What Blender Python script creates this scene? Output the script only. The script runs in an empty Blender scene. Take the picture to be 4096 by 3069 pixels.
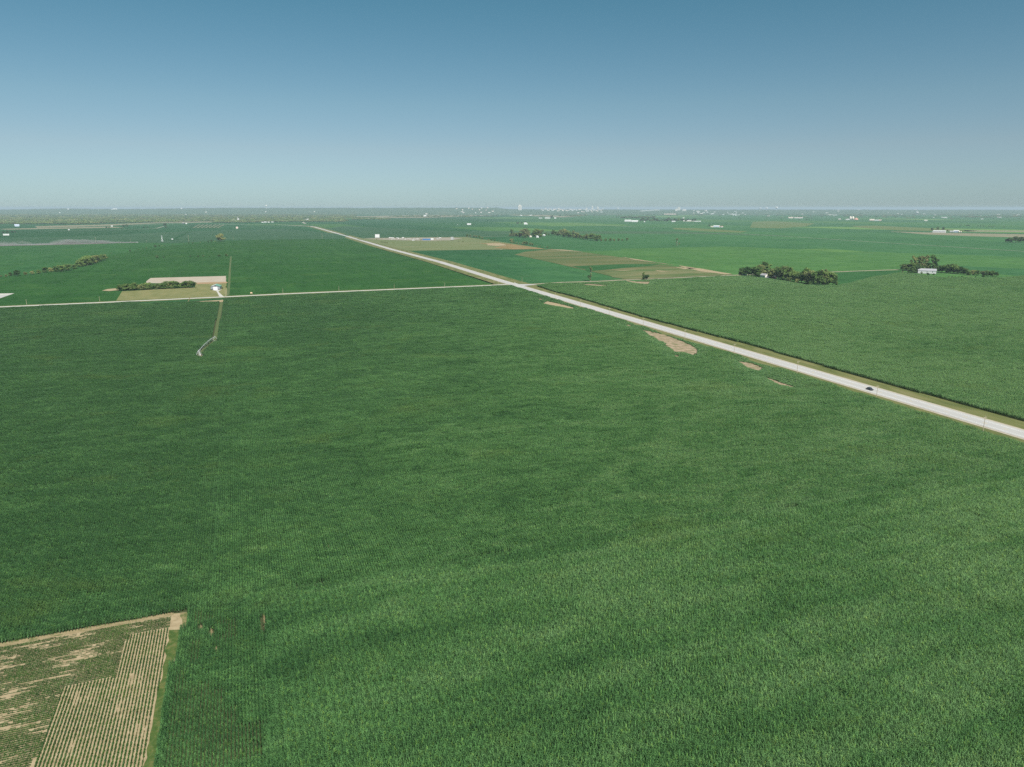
import bpy, math, random
import numpy as np
from mathutils import Vector, Matrix, noise

# ------------------------------------------------------------------ camera, sky, sun, exposure
R = math.radians
PITCH = R(13.88); FOC = 2842.0; H = 116.0          # photo is 4096 x 3069
S = bpy.context.scene
SC = S.collection
cam = bpy.data.cameras.new('camera'); co = bpy.data.objects.new('camera', cam); SC.objects.link(co)
cam.sensor_width = 36; cam.lens = 36 * FOC / 4096; cam.clip_start = 0.5; cam.clip_end = 200000
co.location = (0, 0, H); co.rotation_euler = (math.pi / 2 - PITCH, 0, 0)
S.camera = co

SUN_EL, SUN_AZ = 50.0, 150.0        # azimuth clockwise from the view direction (+Y)
W = bpy.data.worlds.new('World'); S.world = W; W.use_nodes = True
wn = W.node_tree; wn.nodes.clear()
sky = wn.nodes.new('ShaderNodeTexSky'); sky.sky_type = 'NISHITA'; sky.sun_disc = False
sky.sun_elevation = R(SUN_EL); sky.sun_rotation = R(SUN_AZ)
sky.altitude = 400; sky.air_density = 1.0; sky.dust_density = 0.3; sky.ozone_density = 2.0
gam = wn.nodes.new('ShaderNodeGamma'); gam.inputs[1].default_value = 1.0
tin = wn.nodes.new('ShaderNodeMix'); tin.data_type = 'RGBA'; tin.blend_type = 'MULTIPLY'
tin.inputs[0].default_value = 1.0; tin.inputs[7].default_value = (0.80, 1.0, 0.84, 1)
bg = wn.nodes.new('ShaderNodeBackground'); bg.inputs[1].default_value = 0.050
wo = wn.nodes.new('ShaderNodeOutputWorld')
tc = wn.nodes.new('ShaderNodeTexCoord'); sx = wn.nodes.new('ShaderNodeSeparateXYZ'); mu = wn.nodes.new('ShaderNodeMath'); mu.operation = 'MULTIPLY'; mu.inputs[1].default_value = 4.0
cr = wn.nodes.new('ShaderNodeValToRGB')          # clear dry air: bluer low sky, deeper teal higher up
while len(cr.color_ramp.elements) < 4: cr.color_ramp.elements.new(.5)
for e, (p_, c_) in zip(cr.color_ramp.elements, [(.04, (.56, .77, 1.03)), (.3, (.73, .81, .87)), (.52, (.71, .86, .84)), (.98, (.52, .86, .80))]):
    e.position = p_; e.color = (*c_, 1)
wn.links.new(tc.outputs['Generated'], sx.inputs[0]); wn.links.new(sx.outputs[2], mu.inputs[0]); wn.links.new(mu.outputs[0], cr.inputs[0]); wn.links.new(cr.outputs[0], tin.inputs[7])
wn.links.new(sky.outputs[0], gam.inputs[0]); wn.links.new(gam.outputs[0], tin.inputs[6])
wn.links.new(tin.outputs[2], bg.inputs[0]); wn.links.new(bg.outputs[0], wo.inputs[0])

sl = bpy.data.lights.new('sun', 'SUN'); sl.energy = 4.6; sl.angle = R(0.53); sl.color = (1.0, 0.95, 0.86)
so = bpy.data.objects.new('sun', sl); SC.objects.link(so)
sdir = Vector((math.sin(R(SUN_AZ)) * math.cos(R(SUN_EL)), math.cos(R(SUN_AZ)) * math.cos(R(SUN_EL)), math.sin(R(SUN_EL))))
so.rotation_euler = sdir.to_track_quat('Z', 'Y').to_euler(); so.location = (0, 0, 300)

S.view_settings.view_transform = 'Standard'; S.view_settings.look = 'None'
S.view_settings.exposure = 0.8; S.view_settings.gamma = 1.0; S.view_settings.use_curve_mapping = False
S.render.engine = 'CYCLES'
cy = S.cycles
cy.max_bounces = 5; cy.diffuse_bounces = 2; cy.glossy_bounces = 2; cy.transmission_bounces = 2
cy.transparent_max_bounces = 8; cy.volume_bounces = 0
cy.use_denoising = False
cy.use_fast_gi = False
random.seed(7); np.random.seed(7)

# ------------------------------------------------------------------ photo pixel -> ground, and back
st, ct = math.sin(PITCH), math.cos(PITCH)
def G(px, py, z=0.0):
    u = (px - 2048) / FOC; v = (py - 1534.5) / FOC
    dn = st + v * ct; k = (H - z) / dn
    return (u * k, (ct - v * st) * k)
def P(x, y, z=0.0):
    zc = y * ct + (H - z) * st
    yc = (H - z) * ct - y * st
    return (2048 + FOC * x / zc, 1534.5 + FOC * yc / zc)
def depth(x, y, z=0.0): return y * ct + (H - z) * st
def GP(pts, z=0.0): return [G(a, b, z) for a, b in pts]
A = Vector((-0.355, 0.935)).normalized()      # section grid: along the crop rows
B = Vector((A.y, -A.x))                       # across the rows
GANG = math.atan2(A.y, A.x) - math.pi / 2

# ------------------------------------------------------------------ helpers
def tag(o, label=None, cat=None, group=None, kind=None):
    if label: o['label'] = label
    if cat: o['category'] = cat
    if group: o['group'] = group
    if kind: o['kind'] = kind
    return o
def empty(name, loc, rz=0.0):
    o = bpy.data.objects.new(name, None); SC.objects.link(o); o.location = loc; o.rotation_euler = (0, 0, rz)
    o.empty_display_size = 0.5
    return o
def mesh_obj(name, V, F, mat, parent=None, smooth=False, link=True):
    me = bpy.data.meshes.new(name); me.from_pydata([tuple(v) for v in V], [], F); me.update()
    if isinstance(mat, (list, tuple)):
        for m in mat: me.materials.append(m)
    elif mat: me.materials.append(mat)
    if smooth: me.polygons.foreach_set('use_smooth', [True] * len(me.polygons))
    o = bpy.data.objects.new(name, me)
    if link: SC.objects.link(o)
    if parent: o.parent = parent
    return o
class MB:
    def __init__(s): s.V = []; s.F = []
    def add(s, V, F):
        n = len(s.V); s.V += [tuple(v) for v in V]; s.F += [tuple(i + n for i in f) for f in F]; return s
    def box(s, x0, x1, y0, y1, z0, z1):
        V = [(x, y, z) for z in (z0, z1) for y in (y0, y1) for x in (x0, x1)]
        return s.add(V, [(0, 2, 3, 1), (4, 5, 7, 6), (0, 1, 5, 4), (2, 6, 7, 3), (0, 4, 6, 2), (1, 3, 7, 5)])
    def tube(s, pts, rs, n=8, cap=True):
        pts = [Vector(p) for p in pts]; V = []; F = []
        if not isinstance(rs, (list, tuple)): rs = [rs] * len(pts)
        for i, p in enumerate(pts):
            d = (pts[min(i + 1, len(pts) - 1)] - pts[max(i - 1, 0)]).normalized()
            up = Vector((0, 0, 1)) if abs(d.z) < .9 else Vector((1, 0, 0))
            a = d.cross(up).normalized(); b = d.cross(a)
            for k in range(n):
                t = 2 * math.pi * k / n; V.append(p + a * (math.cos(t) * rs[i]) + b * (math.sin(t) * rs[i]))
        for i in range(len(pts) - 1):
            for k in range(n):
                F.append((i * n + k, i * n + (k + 1) % n, (i + 1) * n + (k + 1) % n, (i + 1) * n + k))
        if cap: F.append(tuple(range(n - 1, -1, -1))); F.append(tuple((len(pts) - 1) * n + k for k in range(n)))
        return s.add(V, F)
    def lathe(s, prof, n=16, cx=0, cy=0):
        V = [(cx + r * math.cos(2 * math.pi * k / n), cy + r * math.sin(2 * math.pi * k / n), z) for r, z in prof for k in range(n)]
        F = [(i * n + k, i * n + (k + 1) % n, (i + 1) * n + (k + 1) % n, (i + 1) * n + k) for i in range(len(prof) - 1) for k in range(n)]
        F.append(tuple(range(n - 1, -1, -1))); F.append(tuple((len(prof) - 1) * n + k for k in range(n)))
        return s.add(V, F)
    def obj(s, name, mat, parent=None, smooth=False): return mesh_obj(name, s.V, s.F, mat, parent, smooth)

# ------------------------------------------------------------------ materials
def nd(nt, typ, **kw):
    n = nt.nodes.new(typ)
    for k, v in kw.items(): setattr(n, k, v)
    return n
def ramp(nt, fac, stops, interp='LINEAR'):
    r = nd(nt, 'ShaderNodeValToRGB'); cr = r.color_ramp; cr.interpolation = interp
    while len(cr.elements) < len(stops): cr.elements.new(0.5)
    for e, (p, c) in zip(cr.elements, stops):
        e.position = p; e.color = (*c, 1) if len(c) == 3 else c
    nt.links.new(fac, r.inputs[0]); return r.outputs[0]
def noise_n(nt, vec, scale, detail=3, rough=.55, dist=0.0, rot=0.0, stretch=(1, 1, 1), off=(0, 0, 0)):
    m = nd(nt, 'ShaderNodeMapping'); m.inputs['Rotation'].default_value = (0, 0, rot)
    m.vector_type = 'TEXTURE'; m.inputs['Scale'].default_value = tuple(1 / q for q in stretch); m.inputs['Location'].default_value = off
    nt.links.new(vec, m.inputs[0])
    n = nd(nt, 'ShaderNodeTexNoise'); n.inputs['Scale'].default_value = scale; n.inputs['Detail'].default_value = detail
    n.inputs['Roughness'].default_value = rough; n.inputs['Distortion'].default_value = dist
    nt.links.new(m.outputs[0], n.inputs['Vector']); return n.outputs[0]
def mixc(nt, fac, a, b, mode='MIX'):
    m = nd(nt, 'ShaderNodeMix', data_type='RGBA', blend_type=mode)
    for s_, v in ((0, fac), (6, a), (7, b)):
        if isinstance(v, (int, float)): m.inputs[s_].default_value = v
        elif isinstance(v, tuple): m.inputs[s_].default_value = (*v, 1)
        else: nt.links.new(v, m.inputs[s_])
    return m.outputs[2]
def mmath(nt, op, a, b=0.5, c=None):
    m = nd(nt, 'ShaderNodeMath', operation=op)
    for i, v in enumerate((a, b) if c is None else (a, b, c)):
        if isinstance(v, (int, float)): m.inputs[i].default_value = v
        else: nt.links.new(v, m.inputs[i])
    return m.outputs[0]
def newmat(name):
    m = bpy.data.materials.new(name); m.use_nodes = True; nt = m.node_tree; nt.nodes.clear()
    out = nd(nt, 'ShaderNodeOutputMaterial'); return m, nt, out
def pos(nt): return nd(nt, 'ShaderNodeNewGeometry').outputs['Position']
def surf(name, c1, c2, scale=1.0, rough=.85, spec=.3, metal=0.0, bump=0.0, bscale=None, coord='obj', stretch=(1, 1, 1), rot=0.0, detail=4, c3=None):
    m, nt, out = newmat(name)
    v = pos(nt) if coord == 'pos' else nd(nt, 'ShaderNodeTexCoord').outputs['Object']
    f = noise_n(nt, v, scale, detail, .6, .3, rot, stretch)
    st_ = [(.3, c1), (.7, c2)] if c3 is None else [(.3, c1), (.5, c2), (.7, c3)]
    col = ramp(nt, f, st_)
    b = nd(nt, 'ShaderNodeBsdfPrincipled'); nt.links.new(col, b.inputs['Base Color'])
    b.inputs['Roughness'].default_value = rough; b.inputs['Metallic'].default_value = metal
    b.inputs['Specular IOR Level'].default_value = spec
    if bump:
        bn = nd(nt, 'ShaderNodeBump'); bn.inputs['Strength'].default_value = bump; bn.inputs['Distance'].default_value = .1
        nt.links.new(noise_n(nt, v, bscale or scale * 4, 3), bn.inputs['Height']); nt.links.new(bn.outputs[0], b.inputs['Normal'])
    nt.links.new(b.outputs[0], out.inputs[0]); return m

def crop_colour(nt, v, dark, mid, lite, yel, yamt=.6, bands=False):
    """Crop colour: broad vigour patches, yellowed spots; leaf sheen and shade painted as streaks."""
    big = noise_n(nt, v, .0062, 3, .55, .6, off=(31, 7, 0))
    med = noise_n(nt, v, .030, 4, .62, 1.6, rot=R(24), stretch=(.45, 1, 1))
    sm = noise_n(nt, v, .13, 4, .68, 1.5, rot=R(18), stretch=(.5, 1, 1))  # streaks: sheen and shade of wind-tilted leaves painted into the colour
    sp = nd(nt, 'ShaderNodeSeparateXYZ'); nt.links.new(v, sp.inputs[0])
    mr = nd(nt, 'ShaderNodeMapRange', interpolation_type='SMOOTHSTEP'); nt.links.new(sp.outputs[0], mr.inputs[0])   # left-right falloff of sun sheen painted in as paler crop colour
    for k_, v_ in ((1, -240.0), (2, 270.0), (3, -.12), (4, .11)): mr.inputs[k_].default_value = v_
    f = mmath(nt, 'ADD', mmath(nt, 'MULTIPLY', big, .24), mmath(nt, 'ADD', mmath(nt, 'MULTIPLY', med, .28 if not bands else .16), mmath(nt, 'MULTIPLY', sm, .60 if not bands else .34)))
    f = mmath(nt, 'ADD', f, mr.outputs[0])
    if bands: f = mmath(nt, 'ADD', f, mmath(nt, 'MULTIPLY', noise_n(nt, v, .085, 2, .5, .3, rot=math.atan2(B.y, B.x), stretch=(.10, 1, 1)), .42))
    col = ramp(nt, f, [(.42, dark), (.56, mid), (.72, lite)])
    ys = noise_n(nt, v, .021, 5, .65, .5, off=(5, 90, 0), rot=R(15), stretch=(.7, 1.2, 1))
    yf = ramp(nt, ys, [(.56, (0, 0, 0)), (.74, (yamt, yamt, yamt))])
    return mixc(nt, yf, col, yel)

def row_streaks(nt, v):
    """uneven stands that follow the planting rows"""
    a = noise_n(nt, v, .045, 4, .7, .6, rot=GANG, stretch=(1, .16, 1)); b_ = noise_n(nt, v, .028, 4, .7, 1.0, rot=GANG + 1.57, stretch=(1, .3, 1), off=(50, 9, 0))
    return ramp(nt, mmath(nt, 'ADD', mmath(nt, 'MULTIPLY', a, .5), mmath(nt, 'MULTIPLY', b_, .5)), [(.36, (.76, .80, .82)), (.5, (1, 1, 1)), (.64, (1.28, 1.2, 1.18))])
def leaf_mat(name, dark, mid, lite, yel, trans=.35, gloss=.28, yamt=.42, bands=False):
    m, nt, out = newmat(name)
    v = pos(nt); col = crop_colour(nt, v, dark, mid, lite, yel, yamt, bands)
    at = nd(nt, 'ShaderNodeAttribute', attribute_name='tone')
    col = mixc(nt, 1.0, col, ramp(nt, at.outputs['Fac'], [(0, (.34, .38, .34)), (.5, (1.0, 1.0, 1.0)), (.9, (1.3, 1.25, 1.2)), (1, (1.9, 1.5, 1.0))]), 'MULTIPLY')  # per-plant tone, dark end deepened to paint shade between plants
    col = mixc(nt, 1.0, col, ramp(nt, noise_n(nt, v, .75, 3, .7), [(.32, (.62, .62, .66)), (.5, (1, 1, 1)), (.68, (1.34, 1.32, 1.28))]), 'MULTIPLY')  # fine mottle: light and shade of differently turned leaves put into colour
    d = nd(nt, 'ShaderNodeBsdfDiffuse'); t = nd(nt, 'ShaderNodeBsdfTranslucent'); g = nd(nt, 'ShaderNodeBsdfGlossy')
    g.inputs['Roughness'].default_value = .42; g.inputs['Color'].default_value = (.75, .9, .88, 1)
    nt.links.new(col, d.inputs[0]); nt.links.new(mixc(nt, 1.0, col, (1.1, 1.15, .5), 'MULTIPLY'), t.inputs[0])
    a = nd(nt, 'ShaderNodeMixShader'); a.inputs[0].default_value = trans; nt.links.new(d.outputs[0], a.inputs[1]); nt.links.new(t.outputs[0], a.inputs[2])
    lw = nd(nt, 'ShaderNodeLayerWeight'); lw.inputs[0].default_value = .35
    b = nd(nt, 'ShaderNodeMixShader'); nt.links.new(mmath(nt, 'MULTIPLY', lw.outputs['Fresnel'], gloss * 1.0), b.inputs[0])
    nt.links.new(a.outputs[0], b.inputs[1]); nt.links.new(g.outputs[0], b.inputs[2])
    nt.links.new(b.outputs[0], out.inputs[0]); return m
def canopy_mat(name, dark, mid, lite, yel, yamt=.6, fine=.5):
    m, nt, out = newmat(name)
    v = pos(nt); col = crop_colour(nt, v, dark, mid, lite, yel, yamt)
    fn = noise_n(nt, v, .45, 5, .7, .4)
    k = ramp(nt, fn, [(.32, (1 - fine,) * 3), (.7, (1 + fine * .8,) * 3)])
    col = mixc(nt, 1.0, col, k, 'MULTIPLY')
    col = mixc(nt, 1.0, col, row_streaks(nt, v), 'MULTIPLY')
    b = nd(nt, 'ShaderNodeBsdfPrincipled'); nt.links.new(col, b.inputs['Base Color']); b.inputs['Roughness'].default_value = .75
    b.inputs['Specular IOR Level'].default_value = .0
    bn = nd(nt, 'ShaderNodeBump'); bn.inputs['Strength'].default_value = .8; bn.inputs['Distance'].default_value = 1.2
    nt.links.new(noise_n(nt, v, .3, 5, .7), bn.inputs['Height']); nt.links.new(bn.outputs[0], b.inputs['Normal'])
    nt.links.new(b.outputs[0], out.inputs[0]); return m

def sc3(c, k): return tuple(x * k for x in c)
CD, CM, CL, CY = (.048, .128, .043), (.088, .205, .070), (.156, .282, .118), (.14, .215, .056)
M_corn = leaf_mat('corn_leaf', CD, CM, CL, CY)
M_cornL = leaf_mat('corn_leaf_darker', sc3(CD, .92), sc3(CM, .92), sc3(CL, .9), sc3(CY, .9))  # darker copy for the left field, part of the painted light falloff
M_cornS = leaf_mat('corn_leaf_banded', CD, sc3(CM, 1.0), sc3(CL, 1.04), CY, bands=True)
M_soyleaf = leaf_mat('soybean_leaf', (.035, .085, .018), (.05, .11, .022), (.07, .13, .03), (.12, .14, .03), .25, .3)
FS = .62  # leaf self-shadow put into the flat canopy colour as darkening
M_canopy = canopy_mat('crop_canopy', sc3(CD, FS), sc3(CM, FS), sc3(CL, FS), sc3(CY, FS))
# ------------------------------------------------------------------ ground, fields, roads
def in_poly(pts, poly):
    x, y = pts[:, 0], pts[:, 1]; c = np.zeros(len(pts), bool); n = len(poly)
    for i in range(n):
        x1, y1 = poly[i]; x2, y2 = poly[(i + 1) % n]
        t = ((y1 > y) != (y2 > y)); d = (y2 - y1) if abs(y2 - y1) > 1e-9 else 1e-9
        c ^= t & (x < (x2 - x1) * (y - y1) / d + x1)
    return c
def seg_dist(pts, poly):
    d = np.full(len(pts), 1e9); n = len(poly)
    for i in range(n):
        a = np.array(poly[i]); b = np.array(poly[(i + 1) % n]); ab = b - a
        t = np.clip(((pts - a) @ ab) / max(ab @ ab, 1e-9), 0, 1)
        d = np.minimum(d, np.linalg.norm(pts - (a + t[:, None] * ab), axis=1))
    return d
from mathutils.geometry import tessellate_polygon
def ragged(poly, step, amp, seed=0):
    """subdivide a ground outline and roughen it"""
    out = []; n = len(poly)
    for i in range(n):
        a = Vector(poly[i]); b = Vector(poly[(i + 1) % n]); L = (b - a).length; k = max(1, min(60, int(L / step)))
        nr = Vector((-(b - a).y, (b - a).x)).normalized() if L > 0 else Vector((0, 0))
        for j in range(k):
            p = a + (b - a) * (j / k); w = noise.noise(Vector((p.x / step * .7, p.y / step * .7, seed * 3.1))) * amp * (1 if j else .5)
            out.append(tuple(p + nr * w))
    return out
def sheet(name, poly, z, mat, kind='structure', label=None, cat=None, rag=None, group=None):
    if rag: poly = ragged(poly, rag[0], rag[1], hash(name) % 50 if False else len(poly))
    V = [(x, y, z) for x, y in poly]
    F = [tuple(t) for t in tessellate_polygon([[Vector(v) for v in V]])]
    o = mesh_obj(name, V, F, mat)
    for p in o.data.polygons:
        pass
    me = o.data; me.calc_loop_triangles()
    if me.polygons and me.polygons[0].normal.z < 0: me.flip_normals()
    return tag(o, label, cat, group, kind)
def strip(name, pts, w, z, mat, kind='structure', label=None, off=0.0, taper=None):
    V = []; F = []
    pts = [Vector(p) for p in pts]
    for i, p in enumerate(pts):
        d = (pts[min(i + 1, len(pts) - 1)] - pts[max(i - 1, 0)]).normalized(); n = Vector((d.y, -d.x))
        ww = w if taper is None else taper[i]
        a = p + n * (off - ww / 2); b = p + n * (off + ww / 2)
        V += [(a.x, a.y, z), (b.x, b.y, z)]
    for i in range(len(pts) - 1): F.append((2 * i, 2 * i + 1, 2 * i + 3, 2 * i + 2))
    o = mesh_obj(name, V, F, mat)
    return tag(o, label, None, None, kind)
def dens(pts, step):
    out = []
    for i in range(len(pts) - 1):
        a = Vector(pts[i]); b = Vector(pts[i + 1]); k = max(1, int((b - a).length / step))
        out += [tuple(a + (b - a) * (j / k)) for j in range(k)]
    return out + [tuple(pts[-1])]

# ground: one disc out to the horizon
M_far, nt, out = newmat('farmland')
v = pos(nt)
vo = nd(nt, 'ShaderNodeTexVoronoi', distance='CHEBYCHEV'); vo.inputs['Scale'].default_value = .0016; vo.inputs['Randomness'].default_value = .75
mp = nd(nt, 'ShaderNodeMapping'); mp.vector_type = 'TEXTURE'; mp.inputs['Rotation'].default_value = (0, 0, GANG); mp.inputs['Scale'].default_value = (1, 1.8, 1)
nt.links.new(v, mp.inputs[0]); nt.links.new(mp.outputs[0], vo.inputs['Vector'])
fieldc = ramp(nt, nd(nt, 'ShaderNodeSeparateColor').outputs[0], [(0, (0, 0, 0)), (1, (1, 1, 1))])
sep = [n for n in nt.nodes if n.bl_idname == 'ShaderNodeSeparateColor'][0]; nt.links.new(vo.outputs['Color'], sep.inputs[0])
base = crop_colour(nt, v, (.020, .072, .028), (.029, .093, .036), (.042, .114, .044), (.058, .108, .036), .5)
fk = ramp(nt, sep.outputs[0], [(0, (.86, .9, .9)), (.45, (1, 1, 1)), (.75, (1.1, 1.08, 1.0)), (.93, (1.35, 1.15, .9)), (1, (2.6, 1.7, 1.3))])
col = mixc(nt, 1.0, mixc(nt, 1.0, base, fk, 'MULTIPLY'), row_streaks(nt, v), 'MULTIPLY')
b = nd(nt, 'ShaderNodeBsdfPrincipled'); nt.links.new(col, b.inputs['Base Color']); b.inputs['Roughness'].default_value = .8; b.inputs['Specular IOR Level'].default_value = .0
nt.links.new(b.outputs[0], out.inputs[0])
V = [(0, 0, 0)]; F = []; rings = [150, 400, 900, 1800, 3500, 7000, 13000, 23000, 36000, 60000, 120000]; NS = 64
for r in rings: V += [(r * math.cos(2 * math.pi * k / NS), r * math.sin(2 * math.pi * k / NS), 0) for k in range(NS)]
F += [(0, 1 + k, 1 + (k + 1) % NS) for k in range(NS)]
for i in range(len(rings) - 1):
    F += [(1 + i * NS + k, 1 + (i + 1) * NS + k, 1 + (i + 1) * NS + (k + 1) % NS, 1 + i * NS + (k + 1) % NS) for k in range(NS)]
tag(mesh_obj('ground', V, F, M_far), kind='structure')

M_soil = surf('bare_soil', (.205, .162, .096), (.275, .222, .136), .5, .95, .15, coord='pos', c3=(.315, .26, .168))
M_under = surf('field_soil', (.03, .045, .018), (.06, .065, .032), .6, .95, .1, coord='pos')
M_verge = surf('verge_grass', (0.063, 0.085, 0.026), (0.111, 0.122, 0.044), .12, .95, .1, coord='pos', stretch=(1, .25, 1), rot=R(18), c3=(0.155, 0.148, 0.067))
M_lawn = surf('mown_grass', (0.118, 0.130, 0.048), (0.148, 0.152, 0.063), .06, .95, .1, coord='pos', stretch=(1, .4, 1), rot=GANG, c3=(0.178, 0.167, 0.074))
M_gravel = surf('pale_gravel', (.34, .34, .30), (.44, .43, .40), .25, .95, .2, coord='pos')
M_conc = surf('concrete_road', (.31, .31, .30), (.36, .36, .35), .15, .85, .3, coord='pos', stretch=(1, .1, 1), rot=R(17.6))
M_shoul = surf('shoulder_gravel', (.28, .25, .19), (.36, .33, .27), .3, .95, .2, coord='pos')
M_white = surf('white_paint', (.72, .72, .70), (.80, .80, .78), .5, .7, .4)
M_yel = surf('yellow_paint', (.6, .42, .06), (.68, .5, .1), .5, .7, .4)
M_track = surf('dirt_track', (.05, .088, .03), (.095, .115, .05), .4, .95, .1, coord='pos')

# highway: straight line fitted through the photo's centre line
hw_px = [(4096, 1738), (3743, 1636), (3495, 1561), (3248, 1486), (3000, 1417), (2678, 1326), (2452, 1257), (2226, 1188), (2000, 1122)]
hw = [G(*p) for p in hw_px]
q = np.array(hw); qa = q.mean(0); _, _, vt = np.linalg.svd(q - qa); hd = Vector(vt[0]); hd = hd if hd.y > 0 else -hd
hn = Vector((hd.y, -hd.x)); h0 = Vector(qa)
def HW(t, o=0.0): return tuple(h0 + hd * t + hn * o)
t_far = [G(1762, 1049), G(1563, 997), G(1423, 955.5), G(1351, 935), G(1300, 920.5), G(1260, 909)]
hwl = [HW(t) for t in range(-900, 560, 40)] + t_far + [G(1242, 905.5), G(1180, 902.5), G(1112, 899.5), G(1000, 899.5), G(855, 897)]
hwd = dens(hwl, 60)
strip('grass_verge', hwd[:-12], 58, .03, M_verge)
strip('road_shoulder', hwd, 17.5, .10, M_shoul)
strip('highway', hwd, 13.0, .16, M_conc)
for s_ in (-1, 1): strip('road_marking', [HW(t) for t in range(-500, 700, 60)], .15, .165, M_white, off=s_ * 3.75)
mk = MB()
for t in range(-500, 700, 12):
    a = [HW(t, -.08), HW(t, .08), HW(t + 3, .08), HW(t + 3, -.08)]; mk.add([(x, y, .165) for x, y in a], [(0, 1, 2, 3)])
tag(mk.obj('road_marking', M_yel), kind='structure')

# gravel cross road, left and right of the crossing
gr = [G(-700, 1258), G(-300, 1241.5), G(0, 1228.5), G(400, 1211), G(800, 1192.5), G(881, 1189), G(1134, 1176.5), G(1500, 1161), G(1779, 1149.5), G(1960, 1142), G(2030, 1138)]
strip('gravel_road', dens(gr, 40), 8.5, .13, M_gravel)
strip('grass_verge', dens(gr, 40), 24, .035, M_verge)
gr2 = [G(2040, 1137), G(2090, 1139), G(2140, 1137), G(2250, 1130), G(2390, 1126), G(2480, 1121), G(2640, 1115), G(2800, 1107.5), G(2950, 1101), G(3100, 1096), G(3344, 1088), G(3480, 1083), G(3600, 1079), G(3640, 1082)]
strip('farm_road', dens(gr2, 40), 6.5, .14, surf('farm_road_dirt', (.24, .215, .165), (.32, .30, .24), .3, .95, .1, coord='pos'))
strip('grass_verge', dens(gr2[1:], 40), 15, .04, M_verge)
sheet('junction_apron', GP([(2056, 1130), (2075, 1137), (2110, 1137.5), (2150, 1139), (2100, 1143.5), (2090, 1150), (2060, 1142)]), .15, M_conc)
# far pale lanes
M_lane = surf('far_lane', (.25, .24, .19), (.32, .31, .26), .05, .95, .1, coord='pos')
for pl, w in (([(0, 919), (434, 907)], 17), ([(524, 901.5), (800, 890.5), (924, 889)], 20), ([(160, 925), (560, 917.5), (625, 914), (655, 906)], 9),
              ([(0, 984), (300, 979), (552, 970)], 7), ([(1400, 953.5), (1863, 948.5), (2030, 945), (2120, 944)], 9), ([(2275, 895), (2542, 908)], 11), ([(2542, 908), (2700, 911)], 6),
              ([(2600, 936), (2800, 935), (2953, 935.5), (3224, 951), (3500, 969), (4096, 1006), (4500, 1032)], 6),
              ([(2040, 854), (2060, 857), (2120, 863), (2300, 869)], 30), ([(1185, 882), (1205, 884)], 30), ([(1210, 889), (1222, 895)], 18), ([(1245, 879), (1330, 878.5), (1400, 877)], 22),
              ([(950, 910), (1090, 907.5), (1210, 906.5)], 9), ([(2110, 897), (2140, 897.5)], 7), ([(3560, 928), (3720, 933)], 8), ([(2215, 1078), (2040, 1020)], .01), ([(1885, 990), (2008, 999.5)], 7), ([(1550, 968), (1598, 973.5)], 6),
              ([(1640, 971), (1800, 972)], 5), ([(1440, 955), (1550, 968)], 5)):
    strip('lane', dens([G(*p) for p in pl], 80), w, .22, M_lane)

# distinct patches of ground far out
M_olive = surf('dry_pasture', (.085, .115, .045), (.115, .14, .058), .012, .95, .1, coord='pos', stretch=(.5, 2, 1), rot=R(18), c3=(.15, .15, .075))
M_orange = surf('weedy_pasture', (0.126, 0.111, 0.041), (0.178, 0.133, 0.056), .02, .95, .1, coord='pos', stretch=(.6, 1.6, 1), rot=R(-70), c3=(0.222, 0.155, 0.081))
M_lot = surf('gravel_lot', (0.178, 0.163, 0.126), (0.229, 0.207, 0.163), .05, .95, .1, coord='pos', stretch=(.6, 2, 1), c3=(0.296, 0.266, 0.215))
M_brown = surf('thin_soybeans', (.045, .085, .026), (.08, .10, .036), .012, .95, .1, coord='pos', stretch=(1, .22, 1), rot=R(-69), c3=(.14, .125, .06))
M_tan = surf('tan_stubble', (.14, .145, .085), (.20, .185, .12), .006, .95, .1, coord='pos', stretch=(.3, 2, 1))
M_yelf = surf('yellowing_crop', (.07, .12, .036), (.11, .13, .045), .006, .95, .1, coord='pos', stretch=(.25, 2, 1))
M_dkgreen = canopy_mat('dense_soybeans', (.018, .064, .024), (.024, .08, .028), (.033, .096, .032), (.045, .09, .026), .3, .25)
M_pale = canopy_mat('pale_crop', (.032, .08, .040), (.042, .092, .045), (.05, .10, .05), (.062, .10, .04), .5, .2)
M_soil2 = surf('tilled_plot', (0.252, 0.215, 0.163), (0.326, 0.281, 0.222), .08, .95, .1, coord='pos', stretch=(.5, 2, 1), rot=GANG, c3=(0.370, 0.333, 0.281))
sheet('pasture', GP([(1425, 956), (1500, 953), (1690, 950.5), (1863, 948.5), (1979, 964.5), (2087, 981), (2185, 997), (1900, 1000), (1631, 1004), (1520, 978)]), .30, M_olive)
sheet('gravel_lot', GP([(1452, 955.5), (1690, 951.5), (1800, 951), (1850, 955), (1800, 962), (1700, 964), (1560, 961)]), .45, M_lot, rag=(15, 6))
sheet('pasture', GP([(1915, 975), (1990, 971), (2100, 985), (2185, 997), (2050, 998.5), (1975, 992), (2010, 984)]), .45, M_orange, rag=(20, 6))
sheet('bare_yard', GP([(1945, 975), (2000, 974), (2030, 982), (1990, 985), (1950, 982)]), .55, M_soil, rag=(14, 6))
sheet('field', GP([(2058, 1019), (2100, 1008), (2203, 997), (2340, 1010), (2488, 1031), (2633, 1057), (2800, 1080), (2931, 1099), (2800, 1105), (2640, 1113), (2499, 1119), (2383, 1091), (2199, 1049)]), .30, M_brown)
M_brown2 = surf('patchy_soybeans', (.06, .10, .03), (.10, .12, .048), .03, .95, .1, coord='pos', stretch=(1, .25, 1), rot=R(-69), c3=(.17, .155, .08))
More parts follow.
